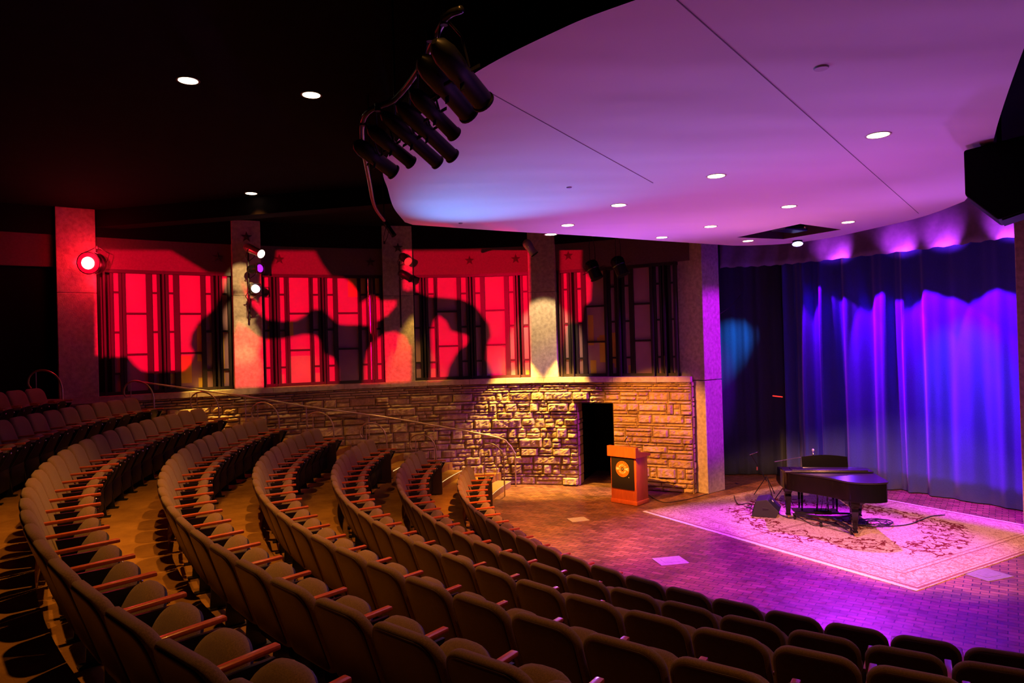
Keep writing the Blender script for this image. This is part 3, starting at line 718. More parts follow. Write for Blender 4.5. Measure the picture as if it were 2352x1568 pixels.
# left end angle, angular step (degrees) of each row
ROWS = {1: (173.40, 3.262), 2: (172.5, 2.98), 3: (173.8, 2.70), 4: (175.2, 2.48), 5: (176.9, 2.29), 6: (178.7, 2.125), 7: (180.5, 1.985), 8: (184.5, 1.86)}
proto = make_seat(False); proto_end = make_seat(True)
used = {'p': False, 'e': False}
NSEAT = 0
for k, (t0, st) in ROWS.items():
    i = 0; miss = 0
    while True:
        th = math.radians(t0+st*i)
        if t0+st*i > 292: break
        Rb = RK[k]-0.30; base = pol(Rb, th, ZK[k]); top = pol(RK[k], th, ZK[k]+.88)
        us = [proj(pol(RK[k]+dr, th+dt, ZK[k]+dz)) for dr in (0, -.5) for dt in (-.03, .03) for dz in (0.2, .95)]
        vis = any(-30 < u < 2382 and 0 < v < 1600 for u, v in us) and top.y > 0.8
        i += 1
        if not vis: continue
        if i == 1:
            o = proto_end if not used['e'] else copy_tree(proto_end); used['e'] = True
        else:
            o = proto if not used['p'] else copy_tree(proto); used['p'] = True
        NSEAT += 1
        o.location = base; o.rotation_euler = (0, 0, math.atan2(CY-base.y, CX-base.x)-PI/2)
        where = 'at the handrail end' if i == 1 else '%s from the handrail end' % ordw(i)
        tag(o, 'tan upholstered tip-up theatre seat with wooden armrest, %s, %s' % (ROWN[k], where), 'seat', 'tip-up seats in the %s' % ROWN[k])
print('seats', NSEAT)

# ------------------------------------------------------------------ handrails
def hoop(base, outdir, z2, label, zbase):
    t = thing('handrail_hoop', label, 'handrail', (base.x, base.y, zbase), math.atan2(outdir.y, outdir.x), 'looped handrails at the row ends')
    pts = [(0, 0, 0), (0, 0, .5), (0, 0, .80), (.015, 0, .92), (.06, 0, 1.03), (.14, 0, 1.12), (.25, 0, 1.18), (.36, 0, 1.20), (.46, 0, 1.18), (.54, 0, 1.13), (.59, 0, 1.05), (.60, 0, .96), (.575, 0, .90), (.55, 0, .875)]
    m = MB(); m.tube(catmull(pts, 4), .0165, 8); m.build('rail', M_rail, t, smooth=True)
    m = MB(); m.tube([(.46, 0, z2), (.46, 0, 1.17)], .009, 6); m.build('post', M_rail, t)
    m = MB(); m.lathe([(.035, 0), (.035, .008), (.018, .012)], 12); m.build('base_flange', M_rail, t)
hp = {1: (1159.5, 1140), 2: (1029, 1108), 3: (897, 1080), 4: (763, 1046), 5: (622, 1020), 6: (478, 1000), 7: (323, 968), 8: (165, 945)}
HL = {1: 'looped bronze handrail beside the front row end at the foot of the steps', 2: 'looped bronze handrail at the end of the second row', 3: 'looped bronze handrail at the end of the third row', 4: 'looped bronze handrail at the end of the fourth row',
      5: 'looped bronze handrail at the end of the fifth row', 6: 'looped bronze handrail at the end of the sixth row', 7: 'dim looped handrail at the end of the seventh row, before the red column', 8: 'darkest looped handrail at the eighth row, far left'}
for k in range(1, 9):
    th = end_theta(k)-math.radians(ROWS[k][1]*0.5)-0.13/RK[k]
    r = RK[k]-0.32; b = pol(r, th)
    if k == 1: b = P(1159.5, 1140, 0)
    od = Vector((b.x-CX, b.y-CY)).normalized()
    z1 = ZK[k]; 
    if k == 1: z2 = 0
    hoop(b, od, (ZK[k+1] if k < 8 else ZK[k])-z1 if k > 1 else 0.30, HL[k], z1)
m = MB()
rp = [(314, 876, 14.0), (563, 910, 15.15), (703, 933, 15.8), (847, 952, 16.35), (996, 976, 16.75), (1139, 1003.5, 16.85), (1168, 1019, 16.85), (1182, 1040, 16.85)]
wp = [Pd(*q) for q in rp]; ft = P(1186, 1110, 0.0); wp.append(Vector((wp[-1].x+.01, 16.85, 0.75))); wp.append(Vector((wp[-1].x, 16.85, 0.0)))
t = thing('wall_handrail', 'long sloping bronze handrail descending along the stone wall', 'handrail', (wp[-1].x, wp[-1].y, 0))
o0 = Vector(t.location)
m.tube([p-o0 for p in catmull(wp, 6)], .019, 8); m.build('rail', M_rail, t, smooth=True)
def floor_at(p):
    r = math.hypot(p.x-CX, p.y-CY); z = 0
    for k in range(2, 10):
        if r > edge[k-1]: z = ZK[k]
    return z
for i in (1, 2, 3, 4, 5):
    p = wp[i]; m = MB(); m.tube([Vector((p.x, p.y, floor_at(p)))-o0, p-o0], .010, 6); m.build('post', M_rail, t)

# ------------------------------------------------------------------ spotlights
def fixture(lens, tail_dir, label, group, length=0.42, r=0.075, body=M_fixblack, lensm=M_black, shutters=True, name='spotlight', hang=None, square=False):
    """lens: world position of the front; tail_dir: from the lens back along the body"""
    t = thing(name, label, 'spotlight', lens, 0, group)
    q = Vector(tail_dir).normalized().to_track_quat('Z', 'Y').to_matrix().to_4x4()
    m = MB(); m.lathe([(r*1.12, 0), (r*1.12, .012), (r, .02), (r*.96, length*.5), (r*1.08, length*.54), (r*1.1, length*.80), (r*.85, length*.93), (r*.3, length)], 18, q); m.build('body', body, t, sm_angle=.7)
    m = MB(); m.lathe([(0, -.012), (r*.6, -.010), (r*1.02, -.003)], 20, q); m.build('lens', lensm, t)
    if square:
        m = MB()
        for a in range(4):
            m.box((r*1.2, 0, -.01), (.008, r*2.4, .05), q @ Matrix.Rotation(a*PI/2, 4, 'Z'))
        m.build('gel_frame', M_fixblack, t)
    if shutters:
        for a in range(4):
            m = MB(); m.box((r*1.45, 0, length*.47), (r*.9, .03, .006), q @ Matrix.Rotation(a*PI/2+.3, 4, 'Z')); m.build('shutter', M_fixblack, t)
    if hang is not None:
        hg = Vector(hang)-Vector(lens); mid = q @ Vector((0, 0, length*.55))
        side = Vector(tail_dir).cross(Vector((0, 0, 1))); side = side.normalized() if side.length > .01 else Vector((1, 0, 0))
        m = MB()
        for sg in (-1, 1): m.tube([mid+side*sg*r*1.25, mid+side*sg*r*1.3+(hg-mid)*.6, hg+side*sg*.02], .008, 6)
        m.build('yoke', M_steel, t)
        m = MB(); m.tube([hg+Vector((0, 0, -.03)), hg+Vector((0, 0, .035))], .025, 8); m.build('clamp', M_steel, t)
    return t
# the bank on the curved pipe outside the canopy edge
AIM = Vector((5.4, 12.3, 0.6))
bank = [((1111, 235), .56, .072, 'topmost black spotlight of the bank beside the canopy, nearest the camera'), ((1078, 262), .56, .072, 'second black spotlight down the bank beside the canopy'),
        ((1044, 309), .50, .056, 'third black spotlight down the bank, short with flared hood'), ((1040, 359), .68, .062, 'fourth and longest black spotlight of the bank beside the canopy'),
        ((1006, 374), .68, .060, 'fifth black spotlight down the bank beside the canopy'), ((945, 374), .50, .056, 'sixth black spotlight of the bank with a blue glint'), ((905, 396), .46, .066, 'lowest black spotlight of the bank, at the canopy left tip')]
pipe_pts = []
for (uv, ln, r, lb) in bank:
    p = P(uv[0], uv[1], 5.02); dirn = (p-Vector((4.5, 12.0, 1.2))).normalized(); tail = p+dirn*ln*.6
    hang = tail+Vector((-.06, -.03, .28)); pipe_pts.append(hang)
    fixture(p, dirn, lb, 'black spotlights beside the canopy', ln, r, hang=hang)
pipe_pts = [pipe_pts[0]+Vector((.12, -.14, 0)), pipe_pts[0], (pipe_pts[1]+pipe_pts[2]+pipe_pts[3])/3, (pipe_pts[3]+pipe_pts[4]+pipe_pts[5])/3, pipe_pts[6]]
pipe_pts += [Vector((-1.62, 8.2, 5.33)), Vector((-1.80, 9.4, 5.33)), Vector((-1.86, 10.4, 5.33))]
t = thing('lighting_pipe', 'curved black pipe that carries the spotlights outside the canopy edge', 'pipe', pipe_pts[0]); o0 = Vector(t.location)
m = MB(); m.tube([p-o0 for p in catmull(pipe_pts, 8)], .024, 8); m.build('pipe', simple('pipe_black', (0.03, 0.03, 0.035), .3, metal=.5), t, smooth=True)
for p in pipe_pts[1::2]: m = MB(); m.tube([p-o0, Vector((p.x, p.y, Z_CEIL))-o0], .01, 6); m.build('hanger_rod', M_steel, t)

# column fixtures
def on_wall(u, v, off, zc=3.4):
    s = s_at(u, 5.0)
    for _ in range(3):
        p = wall(s, off)[0]; d = ray(u, v); tt = p.y/d.y; s = s_at(u, EYE+d.z*tt)
    p, d_, n_ = wall(s, off); return Pd(u, v, p.y), d_, n_
def stack(upipe, v0, v1, name, label, group=None):
    a, d, n = on_wall(upipe, v0, -.13); b = Vector((a.x, a.y, Pd(upipe, v1, a.y).z))
    t = thing(name, label, 'pipe', a); m = MB(); m.tube([(0, 0, 0), b-a], .022, 8); m.build('pipe', M_steel, t)
    m = MB(); nn = Vector((n.x, n.y, 0))
    for k in (.15, .85): m.tube([(b-a)*k, (b-a)*k+nn*.085], .015, 6)
    m.build('bracket', M_steel, t); return a, b
A1, B1 = stack(569, 560, 735, 'lamp_pipe', 'short vertical pipe on the column carrying three lamps')
gA = 'three lamps on the left column'
def fx(u, v, y, aimdir, **kw): p = Pd(u, v, y); return p, fixture(p, aimdir, **kw)
yA = A1.y-0.12
p1, _ = fx(600, 583, yA-.26, (-.82, .46, .40), label='white-bodied lamp with glowing warm lens, top of three on the left column', group=gA, length=.56, r=.088, body=M_fixwhite, lensm=E_white, shutters=False, hang=Vector((A1.x, A1.y, Pd(569, 600, A1.y).z)))
p2, _ = fx(597, 616, yA-.2, (-.88, .46, -.02), label='black lamp with violet lens, middle of three on the left column', group=gA, length=.36, r=.085, body=M_fixblack, lensm=E_viol, shutters=False, square=True, hang=Vector((A1.x, A1.y, Pd(569, 640, A1.y).z)))
p3, _ = fx(587, 663, yA-.3, (-.5, .75, -.18), label='black lamp with bright violet-white lens, lowest of three on the left column', group=gA, length=.30, r=.088, body=M_fixblack, lensm=E_cool, shutters=False, square=True, hang=Vector((A1.x, A1.y, Pd(569, 690, A1.y).z)))
A2, B2 = stack(917, 600, 752, 'lamp_pipe', 'vertical pipe on the dim red column near the canopy tip')
gB = 'lamps on the column near the canopy tip'
fx(937, 600, A2.y-.35, (-.5, .55, .45), label='unlit black lamp with pale ring, upper lamp on the dim red column', group=gB, length=.34, r=.09, shutters=False, hang=Vector((A2.x, A2.y, A2.z-.1)))
fx(944, 640, A2.y-.3, (-.7, .3, .42), label='unlit black lamp, lower lamp on the dim red column', group=gB, length=.38, r=.085, shutters=False, hang=Vector((A2.x, A2.y, A2.z-.45)))
m = MB(); pp = Pd(937, 600, A2.y-.355); q = Vector((-.5, .55, .45)).normalized().to_track_quat('Z', 'Y').to_matrix().to_4x4()
m.lathe([(.076, -.012), (.102, -.012), (.102, .0), (.076, 0)], 24, q)
ringo = m.build('lens_ring', simple('pale_ring', (.6, .4, .35), .4)); ringo.parent = [o for o in C.objects if o.get('label', '').startswith('unlit black lamp with pale ring')][0]; ringo.location = (0, 0, 0)
fx(905, 541, A2.y-.6, (-.55, .2, .85), label='slim black spotlight with a blue highlight under the canopy tip', group=gB, length=.5, r=.06, shutters=False, hang=Vector((Pd(905, 541, A2.y-.6).x-.25, A2.y-.5, 5.9)))
s, _, _ = on_wall(1226, 578, -.1)
fx(1228, 584, s.y-.3, (-.55, .1, .85), label='silver and black lamp hanging in front of the pale middle column', group='hanging lamps', length=.42, r=.10, body=M_fixwhite, shutters=False, hang=Vector((Pd(1215, 560, s.y-.2).x, s.y-.2, 5.72)))
# dark hanging fixtures in front of the fourth window
for (u, v, lb) in ((1372, 640, 'black unlit lamp before the fourth window, left one'), (1432, 632, 'black unlit lamp before the fourth window, right one')):
    p, d, n = on_wall(u, v, -.9); fixture(p, (-.3, .15, .8), lb, 'unlit lamps hanging by the fourth window', .46, .14, hang=Vector((p.x-.1, p.y+.1, 5.95)), shutters=True)
# red beam lamp on the far left column, lens widened to imitate bloom
_s = s_at(203, 4.6); RL = Pd(203, 604, wall(_s, -.42)[0].y)
fixture(RL, (-.1, 1, .1), 'blazing red spotlight on the far left column', None, .34, .20, lensm=E_redbloom, shutters=False, hang=RL+Vector((0, .3, .35)))
m = MB(); m.lathe([(0, -.035), (.09, -.033), (.12, -.02)], 24, Vector((-.1, 1, .1)).normalized().to_track_quat('Z', 'Y').to_matrix().to_4x4()); rl_ = m.build('lamp_bloom_core', E_red); rl_.parent = [o for o in C.objects if o.get('label', '').startswith('blazing red')][0]
# LED lamp under the canopy rim
pl = P(1832, 560, 5.33); fixture(pl, (0.1, .3, .8), 'small bright blue-white lamp under the canopy back rim', None, .16, .10, lensm=E_blue, shutters=False)

# loudspeaker at the right
spk = thing('hanging_loudspeaker', 'large black loudspeaker hanging at the right edge below the canopy', 'loudspeaker', Pd(2325, 418, 7.4), 0.9)
m = MB(); prof = [(-.32, -.30), (.12, -.42), (.40, -.12), (.40, .36), (-.16, .42)]
# side profile extruded across
m.add([(-.28, y, z) for y, z in prof]+[(.28, y, z) for y, z in prof], [(0, 1, 2, 3, 4), (9, 8, 7, 6, 5)]+[(i, (i+1) % 5, 5+(i+1) % 5, 5+i) for i in range(5)])
bo = m.build('cabinet', M_black, spk); bv = bo.modifiers.new('b', 'BEVEL'); bv.width = .02; bv.segments = 2
m = MB(); m.box((0, -.125, -.375), (.48, .40, .012), Matrix.Translation((0, 0, 0))); 
m = MB(); a = Vector((0, -.32, -.30)); b = Vector((0, .12, -.42)); nrm = Vector((0, -.26, -.96))
m.add([(-.24, a.y*.9+nrm.y*.02, a.z*1.0+nrm.z*.02), (.24, a.y*.9+nrm.y*.02, a.z*1.0+nrm.z*.02), (.24, b.y*.8+nrm.y*.02, b.z*.98+nrm.z*.02), (-.24, b.y*.8+nrm.y*.02, b.z*.98+nrm.z*.02)], [(0, 1, 2, 3)])
m.build('grille', simple('dark_grille', (.003, .003, .003), .7, spec=.05), spk)
m = MB()
for x in (-.2, .2): m.tube([(x, .1, .38), (x, .1, 6.35-spk.location.z)], .012, 6)
m.build('hanger', M_steel, spk)

# ------------------------------------------------------------------ curtains
def curtain(name, pts, z0, z1, amp, wl, mat, label, seed=1, parent=None):
    R = random.Random(seed); path = catmull([Vector((a, b, 0)) for a, b in pts], 24)
    S = [0]
    for a, b in zip(path, path[1:]): S.append(S[-1]+(b-a).length)
    tot = S[-1]; n = int(tot/0.03); nz = 14; m = MB(); vs = []; j = 0
    ph = 0; phs = []; w = wl
    for i in range(n+1):
        ph += 2*PI*0.03/(wl*(0.75+0.5*math.sin(i*0.043+seed)**2)); phs.append(ph)
    for i in range(n+1):
        s = tot*i/n
        while j < len(S)-2 and S[j+1] < s: j += 1
        t = (s-S[j])/(S[j+1]-S[j]); p = path[j].lerp(path[j+1], t); d = (path[min(j+1, len(path)-1)]-path[max(0, j-1)]).normalized(); nn = Vector((-d.y, d.x, 0))
        a = amp*(0.7+.5*math.sin(i*.021+seed*2))
        for k in range(nz+1):
            f = k/nz; z = z0+(z1-z0)*f
            off = a*(1-.25*f)*(math.sin(phs[i])+.3*math.sin(2.3*phs[i]+1.1))+0.02*math.sin(i*.11+f*5)
            q = p+nn*off; vs.append((q.x, q.y, z))
    fs = [(i*(nz+1)+k, (i+1)*(nz+1)+k, (i+1)*(nz+1)+k+1, i*(nz+1)+k+1) for i in range(n) for k in range(nz)]
    m.add(vs, fs); o = m.build(name, mat, smooth=True)
    so = o.modifiers.new('s', 'SOLIDIFY'); so.thickness = .008
    return tag(o, label, 'curtain')
curtain('stage_curtain', [(9.86, 12.4), (9.45, 13.45), (8.95, 14.35), (8.25, 15.45), (7.3, 16.6), (6.7, 17.1)], 0.02, 5.95, .15, .60, M_curtain, 'wide pleated blue curtain behind the piano lit violet', 2)
curtain('side_curtain', [(6.75, 17.35), (5.9, 17.55), (4.9, 17.5), (4.2, 17.3)], 0.02, 5.95, .13, .46, M_leg, 'dark side curtain with blue streaks right of the corner column', 5)
# teaser valance
m = MB(); path = catmull([Vector(p) for p in ((10.0, 11.7, 0), (9.35, 12.9, 0), (8.8, 13.95, 0), (7.95, 15.1, 0), (7.0, 16.15, 0), (6.2, 16.75, 0), (5.1, 16.9, 0))], 14); nz = 10; vs = []; Rr = random.Random(5)
for i, p in enumerate(path):
    d = (path[min(i+1, len(path)-1)]-path[max(0, i-1)]).normalized(); nn = Vector((-d.y, d.x, 0))
    for k in range(nz+1):
        f = k/nz; off = .03*math.sin(i*.9+f*6)*(1-f)+.018*math.sin(i*2.3+f*11)*(1-f); q = p+nn*off; vs.append((q.x, q.y, 5.16+1.24*f+.015*math.sin(i*1.7)*(1-f)))
m.add(vs, [(i*(nz+1)+k, (i+1)*(nz+1)+k, (i+1)*(nz+1)+k+1, i*(nz+1)+k+1) for i in range(len(path)-1) for k in range(nz)])
o = m.build('curtain_valance', M_teaser, smooth=True); so = o.modifiers.new('s', 'SOLIDIFY'); so.thickness = .006
tag(o, 'grey cloth valance with violet light pools above the stage curtain', 'valance')
path_v = list(path)
# column at the right frame edge
m = MB(); q0 = Pd(2338, 800, 12.0); m.box((.30, .25, 3.2), (.6, .5, 6.4), Matrix.Translation((q0.x, q0.y, 0)) @ Matrix.Rotation(-.66, 4, 'Z'), bev=.015); tag(m.build('trim_column', M_concrete), kind='structure')

# ------------------------------------------------------------------ rug
Lc, Nc, Bc = P(1480, 1172, 0), P(2100, 1350, 0), P(1830, 1112, 0)
axx = (Nc-Lc).normalized(); ctr = (Nc+Bc)/2
rug = thing('persian_rug', 'large cream patterned rug with red vines under the piano', 'rug', (ctr.x, ctr.y, 0), math.atan2(axx.y, axx.x))
m = MB(); nx, ny = 60, 50; vs = []
for j in range(ny+1):
    for i in range(nx+1):
        x = (i/nx-.5)*RW; y = (j/ny-.5)*RD; vs.append((x, y, .012+.002*math.sin(x*5)*math.sin(y*4)))
m.add(vs, [(j*(nx+1)+i, j*(nx+1)+i+1, (j+1)*(nx+1)+i+1, (j+1)*(nx+1)+i) for j in range(ny) for i in range(nx)])
m.box((0, 0, .004), (RW-.004, RD-.004, .008)); m.build('pile', M_rug, rug)
for sg in (-1, 1):
    m = MB(); Rr = random.Random(4+sg); n = 180
    for i in range(n):
        x = -RW/2+RW*(i+.5)/n; m.box((x, sg*(RD/2+.03+Rr.uniform(-.006, .006)), .006), (RW/n*.82, .065, .008))
    m.build('fringe', simple('fringe_cream', (.85, .80, .72), .9), rug)

# floor plates
for (u, v, w, d_, mt, lb, a) in ((1328, 1193, .36, .30, M_plate, 'pale floor box plate on the brick between the seats and the lectern', .3), (1540, 1288, .46, .38, M_plate, 'bright lavender-lit floor box plate in front of the rug', .2), (2268, 1320, .50, .40, M_plate_dim, 'dim floor box plate right of the rug corner', .35)):
    p = P(u, v, 0); m = MB(); m.box((0, 0, .004), (w, d_, .008), bev=.002)
    t = thing('floor_box', lb, 'floor plate', p, a); m.build('plate', mt, t); m = MB(); m.box((0, 0, .0095), (w*.55, d_*.5, .003)); m.build('lid', mt, t)

# ------------------------------------------------------------------ lectern
LL, LCn, LR = P(1403, 1153, 0), P(1464, 1163, 0), P(1489, 1151, 0)
ax = (LCn-LL).normalized(); ang = math.atan2(ax.y, ax.x); W = (LCn-LL).length; D = 0.46
ay = Vector((-ax.y, ax.x, 0)); org = LL+ax*W/2+ay*D/2
lec = thing('lectern', 'cherry wood lectern with black emblem panel before the stone wall', 'lectern', org, ang)
m = MB(); m.box((0, 0, .05), (W, D, .085), bev=.006); m.build('plinth', M_cherry, lec, sm_angle=.5)
bw, bd = W-.03, D-.03
m = MB(); m.box((0, 0.0, .555), (bw, bd, .93), bev=.004); m.build('cabinet', M_cherry, lec, sm_angle=.5)
TW, TD = W+.05, D+.10
m = MB(); z0 = 1.0; yf = -D/2-.05
m.add([(-TW/2, yf, z0), (TW/2, yf, z0), (TW/2, yf+TD, z0), (-TW/2, yf+TD, z0), (-TW/2, yf, z0+.22), (TW/2, yf, z0+.22), (TW/2, yf+.10, z0+.22), (-TW/2, yf+.10, z0+.22), (TW/2, yf+TD, z0+.05), (-TW/2, yf+TD, z0+.05), (TW/2, yf+.12, z0+.13), (-TW/2, yf+.12, z0+.13)],
      [(0, 1, 5, 4), (4, 5, 6, 7), (7, 6, 10, 11), (11, 10, 8, 9), (9, 8, 2, 3), (3, 2, 1, 0), (1, 2, 8, 10, 6, 5), (0, 4, 7, 11, 9, 3)])
to = m.build('slanted_top', M_cherry, lec); bv = to.modifiers.new('b', 'BEVEL'); bv.width = .004; bv.segments = 2
PW, PH = bw-.075, .66
m = MB(); m.box((-.01, -bd/2-.012, .655), (PW, .022, PH), bev=.003); m.build('emblem_panel', M_signblack, lec)
ez = .745; KE = 1.38; er = .122*KE; ey = -bd/2-.0245
m = MB(); m.lathe([(0, 0), (er, 0), (er, .004), (0, .004)], 48, Matrix.Translation((-.005, ey+.002, ez)) @ Matrix.Rotation(PI/2, 4, 'X')); emb = m.build('emblem', M_orange, lec)
m = MB(); m.lathe([(0, 0), (.026*KE, 0), (.026*KE, .003), (0, .003)], 24, Matrix.Translation((-.005, ey-.003, ez)) @ Matrix.Rotation(PI/2, 4, 'X')); m.build('emblem_centre', M_signblack, emb)
def glyph_mesh(ch, size):
    cu = bpy.data.curves.new('t', 'FONT'); cu.body = ch; cu.size = size; cu.align_x = 'CENTER'; cu.align_y = 'CENTER'; cu.extrude = .0006; cu.offset = size*.02
    ob = bpy.data.objects.new('t', cu); C.objects.link(ob); dg = bpy.context.evaluated_depsgraph_get(); me = bpy.data.meshes.new_from_object(ob.evaluated_get(dg))
    v = [x.co.copy() for x in me.vertices]; f = [tuple(p.vertices) for p in me.polygons]
    bpy.data.objects.remove(ob); bpy.data.curves.remove(cu); bpy.data.meshes.remove(me); return v, f
def arc_text(mb, txt, r, size, a0, a1, flip=False):
    n = len(txt)
    for i, ch in enumerate(txt):
        if ch == ' ': continue
        a = math.radians(a0+(a1-a0)*i/(n-1)); v, f = glyph_mesh(ch, size)
        x, z = r*math.cos(a), r*math.sin(a); rot = a-PI/2 if not flip else a+PI/2
        T = Matrix.Translation((-.005+x, ey-.0035, ez+z)) @ Matrix.Rotation(PI/2, 4, 'X') @ Matrix.Rotation(rot, 4, 'Z'); mb.add([p for p in v], f, T)
m = MB(); arc_text(m, 'COUNTRY', .100*KE, .032*KE, 158, 22); arc_text(m, 'NASHVILLE', .100*KE, .027*KE, 205, 335, True); m.build('dark_lettering', M_signblack, emb)
m = MB(); arc_text(m, 'MUSIC', .062*KE, .030*KE, 142, 38); arc_text(m, 'MUSEUM', .062*KE, .026*KE, 218, 322, True)
for txt, xs, sz in (('HALL', (-.101, -.078, -.057, -.038), (.050, .042, .034, .027)), ('FAME', (.036, .055, .076, .101), (.027, .034, .042, .050))):
    for ch, x, s_ in zip(txt, xs, sz):
        v, f = glyph_mesh(ch, s_*KE); T = Matrix.Translation((-.005+x*KE, ey-.0035, ez)) @ Matrix.Rotation(PI/2, 4, 'X') @ Matrix.Diagonal((.8, 1.25, 1, 1)); m.add(v, f, T)
v, f = glyph_mesh('OF', .030); m.add(v, f, Matrix.Translation((-.005, ey-.0075, ez)) @ Matrix.Rotation(PI/2, 4, 'X'))
v, f = glyph_mesh('®', .025); m.add(v, f, Matrix.Translation((.150, ey+.0005, ez-.165)) @ Matrix.Rotation(PI/2, 4, 'X'))
m.build('white_lettering', M_white, emb)
# lectern microphone
lm = thing('lectern_microphone', 'small microphone on a short stem on the lectern top', 'microphone', org+ax*.10+ay*(-D/2+.05)+Vector((0, 0, 1.22)), ang)
m = MB(); m.tube([(.02, .02, -.0), (0, 0, .06), (-.03, 0, .11)], .006, 6); m.build('stem', M_chrome, lm)
m = MB(); m.tube([(-.07, 0, .10), (-.02, 0, .18)], [.011, .015], 10); m.build('body', M_fixblack, lm, smooth=True)
m = MB(); m.lathe([(0, -.022), (.018, -.014), (.022, 0), (.018, .014), (0, .022)], 12, Matrix.Translation((-.012, 0, .195))); m.build('grille', M_chrome, lm, smooth=True)

# ------------------------------------------------------------------ grand piano
PO = Vector((5.715, 13.015, 0)); PA = -0.187
pno = thing('grand_piano', 'glossy black grand piano with closed lid standing on the rug', 'piano', PO, PA)
rim = [(-.74, .32), (-.74, .10), (-.735, -.10), (-.70, -.28), (-.60, -.45), (-.44, -.60), (-.25, -.76), (-.08, -.95), (.03, -1.13), (.13, -1.27), (.30, -1.36), (.50, -1.37), (.65, -1.32), (.74, -1.20), (.74, -.7), (.74, -.2), (.74, .32)]
rimp = [Vector((a, b, 0)) for a, b in rim]
core = catmull(rimp[2:15], 5); poly = [rimp[0], rimp[1]]+core+[rimp[15], rimp[16]]
pl2 = [(p.x, p.y) for p in poly]
def offset_poly(pl, d):
    out = []; n = len(pl)
    for i in range(n):
        a = Vector(pl[i-1]); b = Vector(pl[i]); c = Vector(pl[(i+1) % n]); t = (c-a).normalized(); out.append((b.x+t.y*d, b.y-t.x*d))
    return out
def area(pl): return sum(pl[i-1][0]*pl[i][1]-pl[i][0]*pl[i-1][1] for i in range(len(pl)))/2
sgn = 1 if area(pl2) > 0 else -1
m = MB(); m.prism(pl2, .62, .93); o = m.build('rim', M_piano, pno, sm_angle=.5); bv = o.modifiers.new('b', 'BEVEL'); bv.width = .006; bv.segments = 2; bv.limit_method = 'ANGLE'
lidp = offset_poly(pl2, .018*sgn)
m = MB(); m.prism([p for p in lidp if p[1] < -.10] + [], .935, .962)
lid_main = [(-.758, -.10)]+[p for p in lidp if p[1] < -.10]+[(.758, -.10)]
m = MB(); m.prism(lid_main, .934, .962); o = m.build('lid', M_pianotop, pno, sm_angle=.5); bv = o.modifiers.new('b', 'BEVEL'); bv.width = .008; bv.segments = 3; bv.limit_method = 'ANGLE'
# front flap folded back onto the lid
m = MB(); m.box((0, -.30, .982), (1.50, .40, .026), bev=.008); m.box((.02, -.34, 1.005), (1.28, .30, .018), bev=.004); m.build('folded_flap', M_pianotop, pno, sm_angle=.5)
m = MB(); m.box((0, -.02, .955), (1.47, .22, .025), bev=.006); m.build('music_shelf', M_pianotop, pno)
# music desk
m = MB(); pts = [(-.40, 0), (.40, 0), (.40, .20)]+[(.40-.8*i/10, .20+.035*math.sin(PI*i/10)) for i in range(1, 10)]+[(-.40, .20)]
n = len(pts); T = Matrix.Translation((.06, .02, .97)) @ Matrix.Rotation(-.22, 4, 'X')
m.add([(x, -.009, z) for x, z in pts]+[(x, .009, z) for x, z in pts], [tuple(range(n)), tuple(range(2*n-1, n-1, -1))]+[(i, (i+1) % n, n+(i+1) % n, n+i) for i in range(n)], T)
m.build('music_desk', M_piano, pno)
# keybed, cheeks, keys, fallboard
m = MB(); m.box((0, .30, .665), (1.46, .30, .07), bev=.008); m.build('keybed', M_piano, pno)
for sg in (-1, 1):
    m = MB(); m.add([(sg*.735-.035*(sg > 0), y, z) for y, z in ((.10, .64), (.46, .64), (.47, .72), (.40, .76), (.28, .90), (.10, .93))]+[(sg*.735+.035*(sg < 0), y, z) for y, z in ((.10, .64), (.46, .64), (.47, .72), (.40, .76), (.28, .90), (.10, .93))],
                    [(0, 1, 2, 3, 4, 5), (11, 10, 9, 8, 7, 6)]+[(i, (i+1) % 6, 6+(i+1) % 6, 6+i) for i in range(6)]); m.build('key_arm', M_piano, pno)
m = MB()
for i in range(52): m.box((-.64+1.28*(i+.5)/52, .375, .715), (1.28/52-.002, .14, .02))
m.build('white_keys', M_ivory, pno)
m = MB()
for i in range(51):
    if i % 7 in (0, 1, 3, 4, 5): m.box((-.64+1.28*(i+1)/52, .345, .73), (.011, .09, .02))
m.build('black_keys', M_piano, pno)
m = MB(); m.box((0, .29, .78), (1.40, .02, .15)); m.build('fallboard', M_piano, pno)
# legs
def pleg(x, y):
    m = MB(); m.box((x, y, .58), (.15, .15, .10), bev=.01)
    def sq(w, z): return [(x-w, y-w, z), (x+w, y-w, z), (x+w, y+w, z), (x-w, y+w, z)]
    vs = sq(.068, .53)+sq(.052, .49)+sq(.056, .44)+sq(.032, .12)+sq(.042, .11)+sq(.042, .085)
    m.add(vs, [(i*4+k, i*4+(k+1) % 4, i*4+4+(k+1) % 4, i*4+4+k) for i in range(5) for k in range(4)]+[(0, 1, 2, 3), (20, 23, 22, 21)])
    lg = m.build('leg', M_piano, pno)
    m = MB(); m.lathe([(.03, -.012), (.036, -.008), (.036, .008), (.03, .012)], 16, Matrix.Translation((x, y, .068)) @ Matrix.Rotation(PI/2, 4, 'Y')); m.build('caster', M_brass, lg)
pleg(-.62, 0.0); pleg(.62, 0.0); pleg(.22, -1.18)
# apron brackets under the rim
m = MB()
m.add([(.02, -1.2, .625), (.46, -1.2, .625), (.34, -1.19, .55), (.12, -1.19, .55), (.02, -1.14, .625), (.46, -1.14, .625), (.34, -1.15, .55), (.12, -1.15, .55)], [(0, 1, 2, 3), (7, 6, 5, 4), (0, 3, 7, 4), (1, 5, 6, 2), (3, 2, 6, 7)])
m.build('leg_bracket', M_piano, pno)
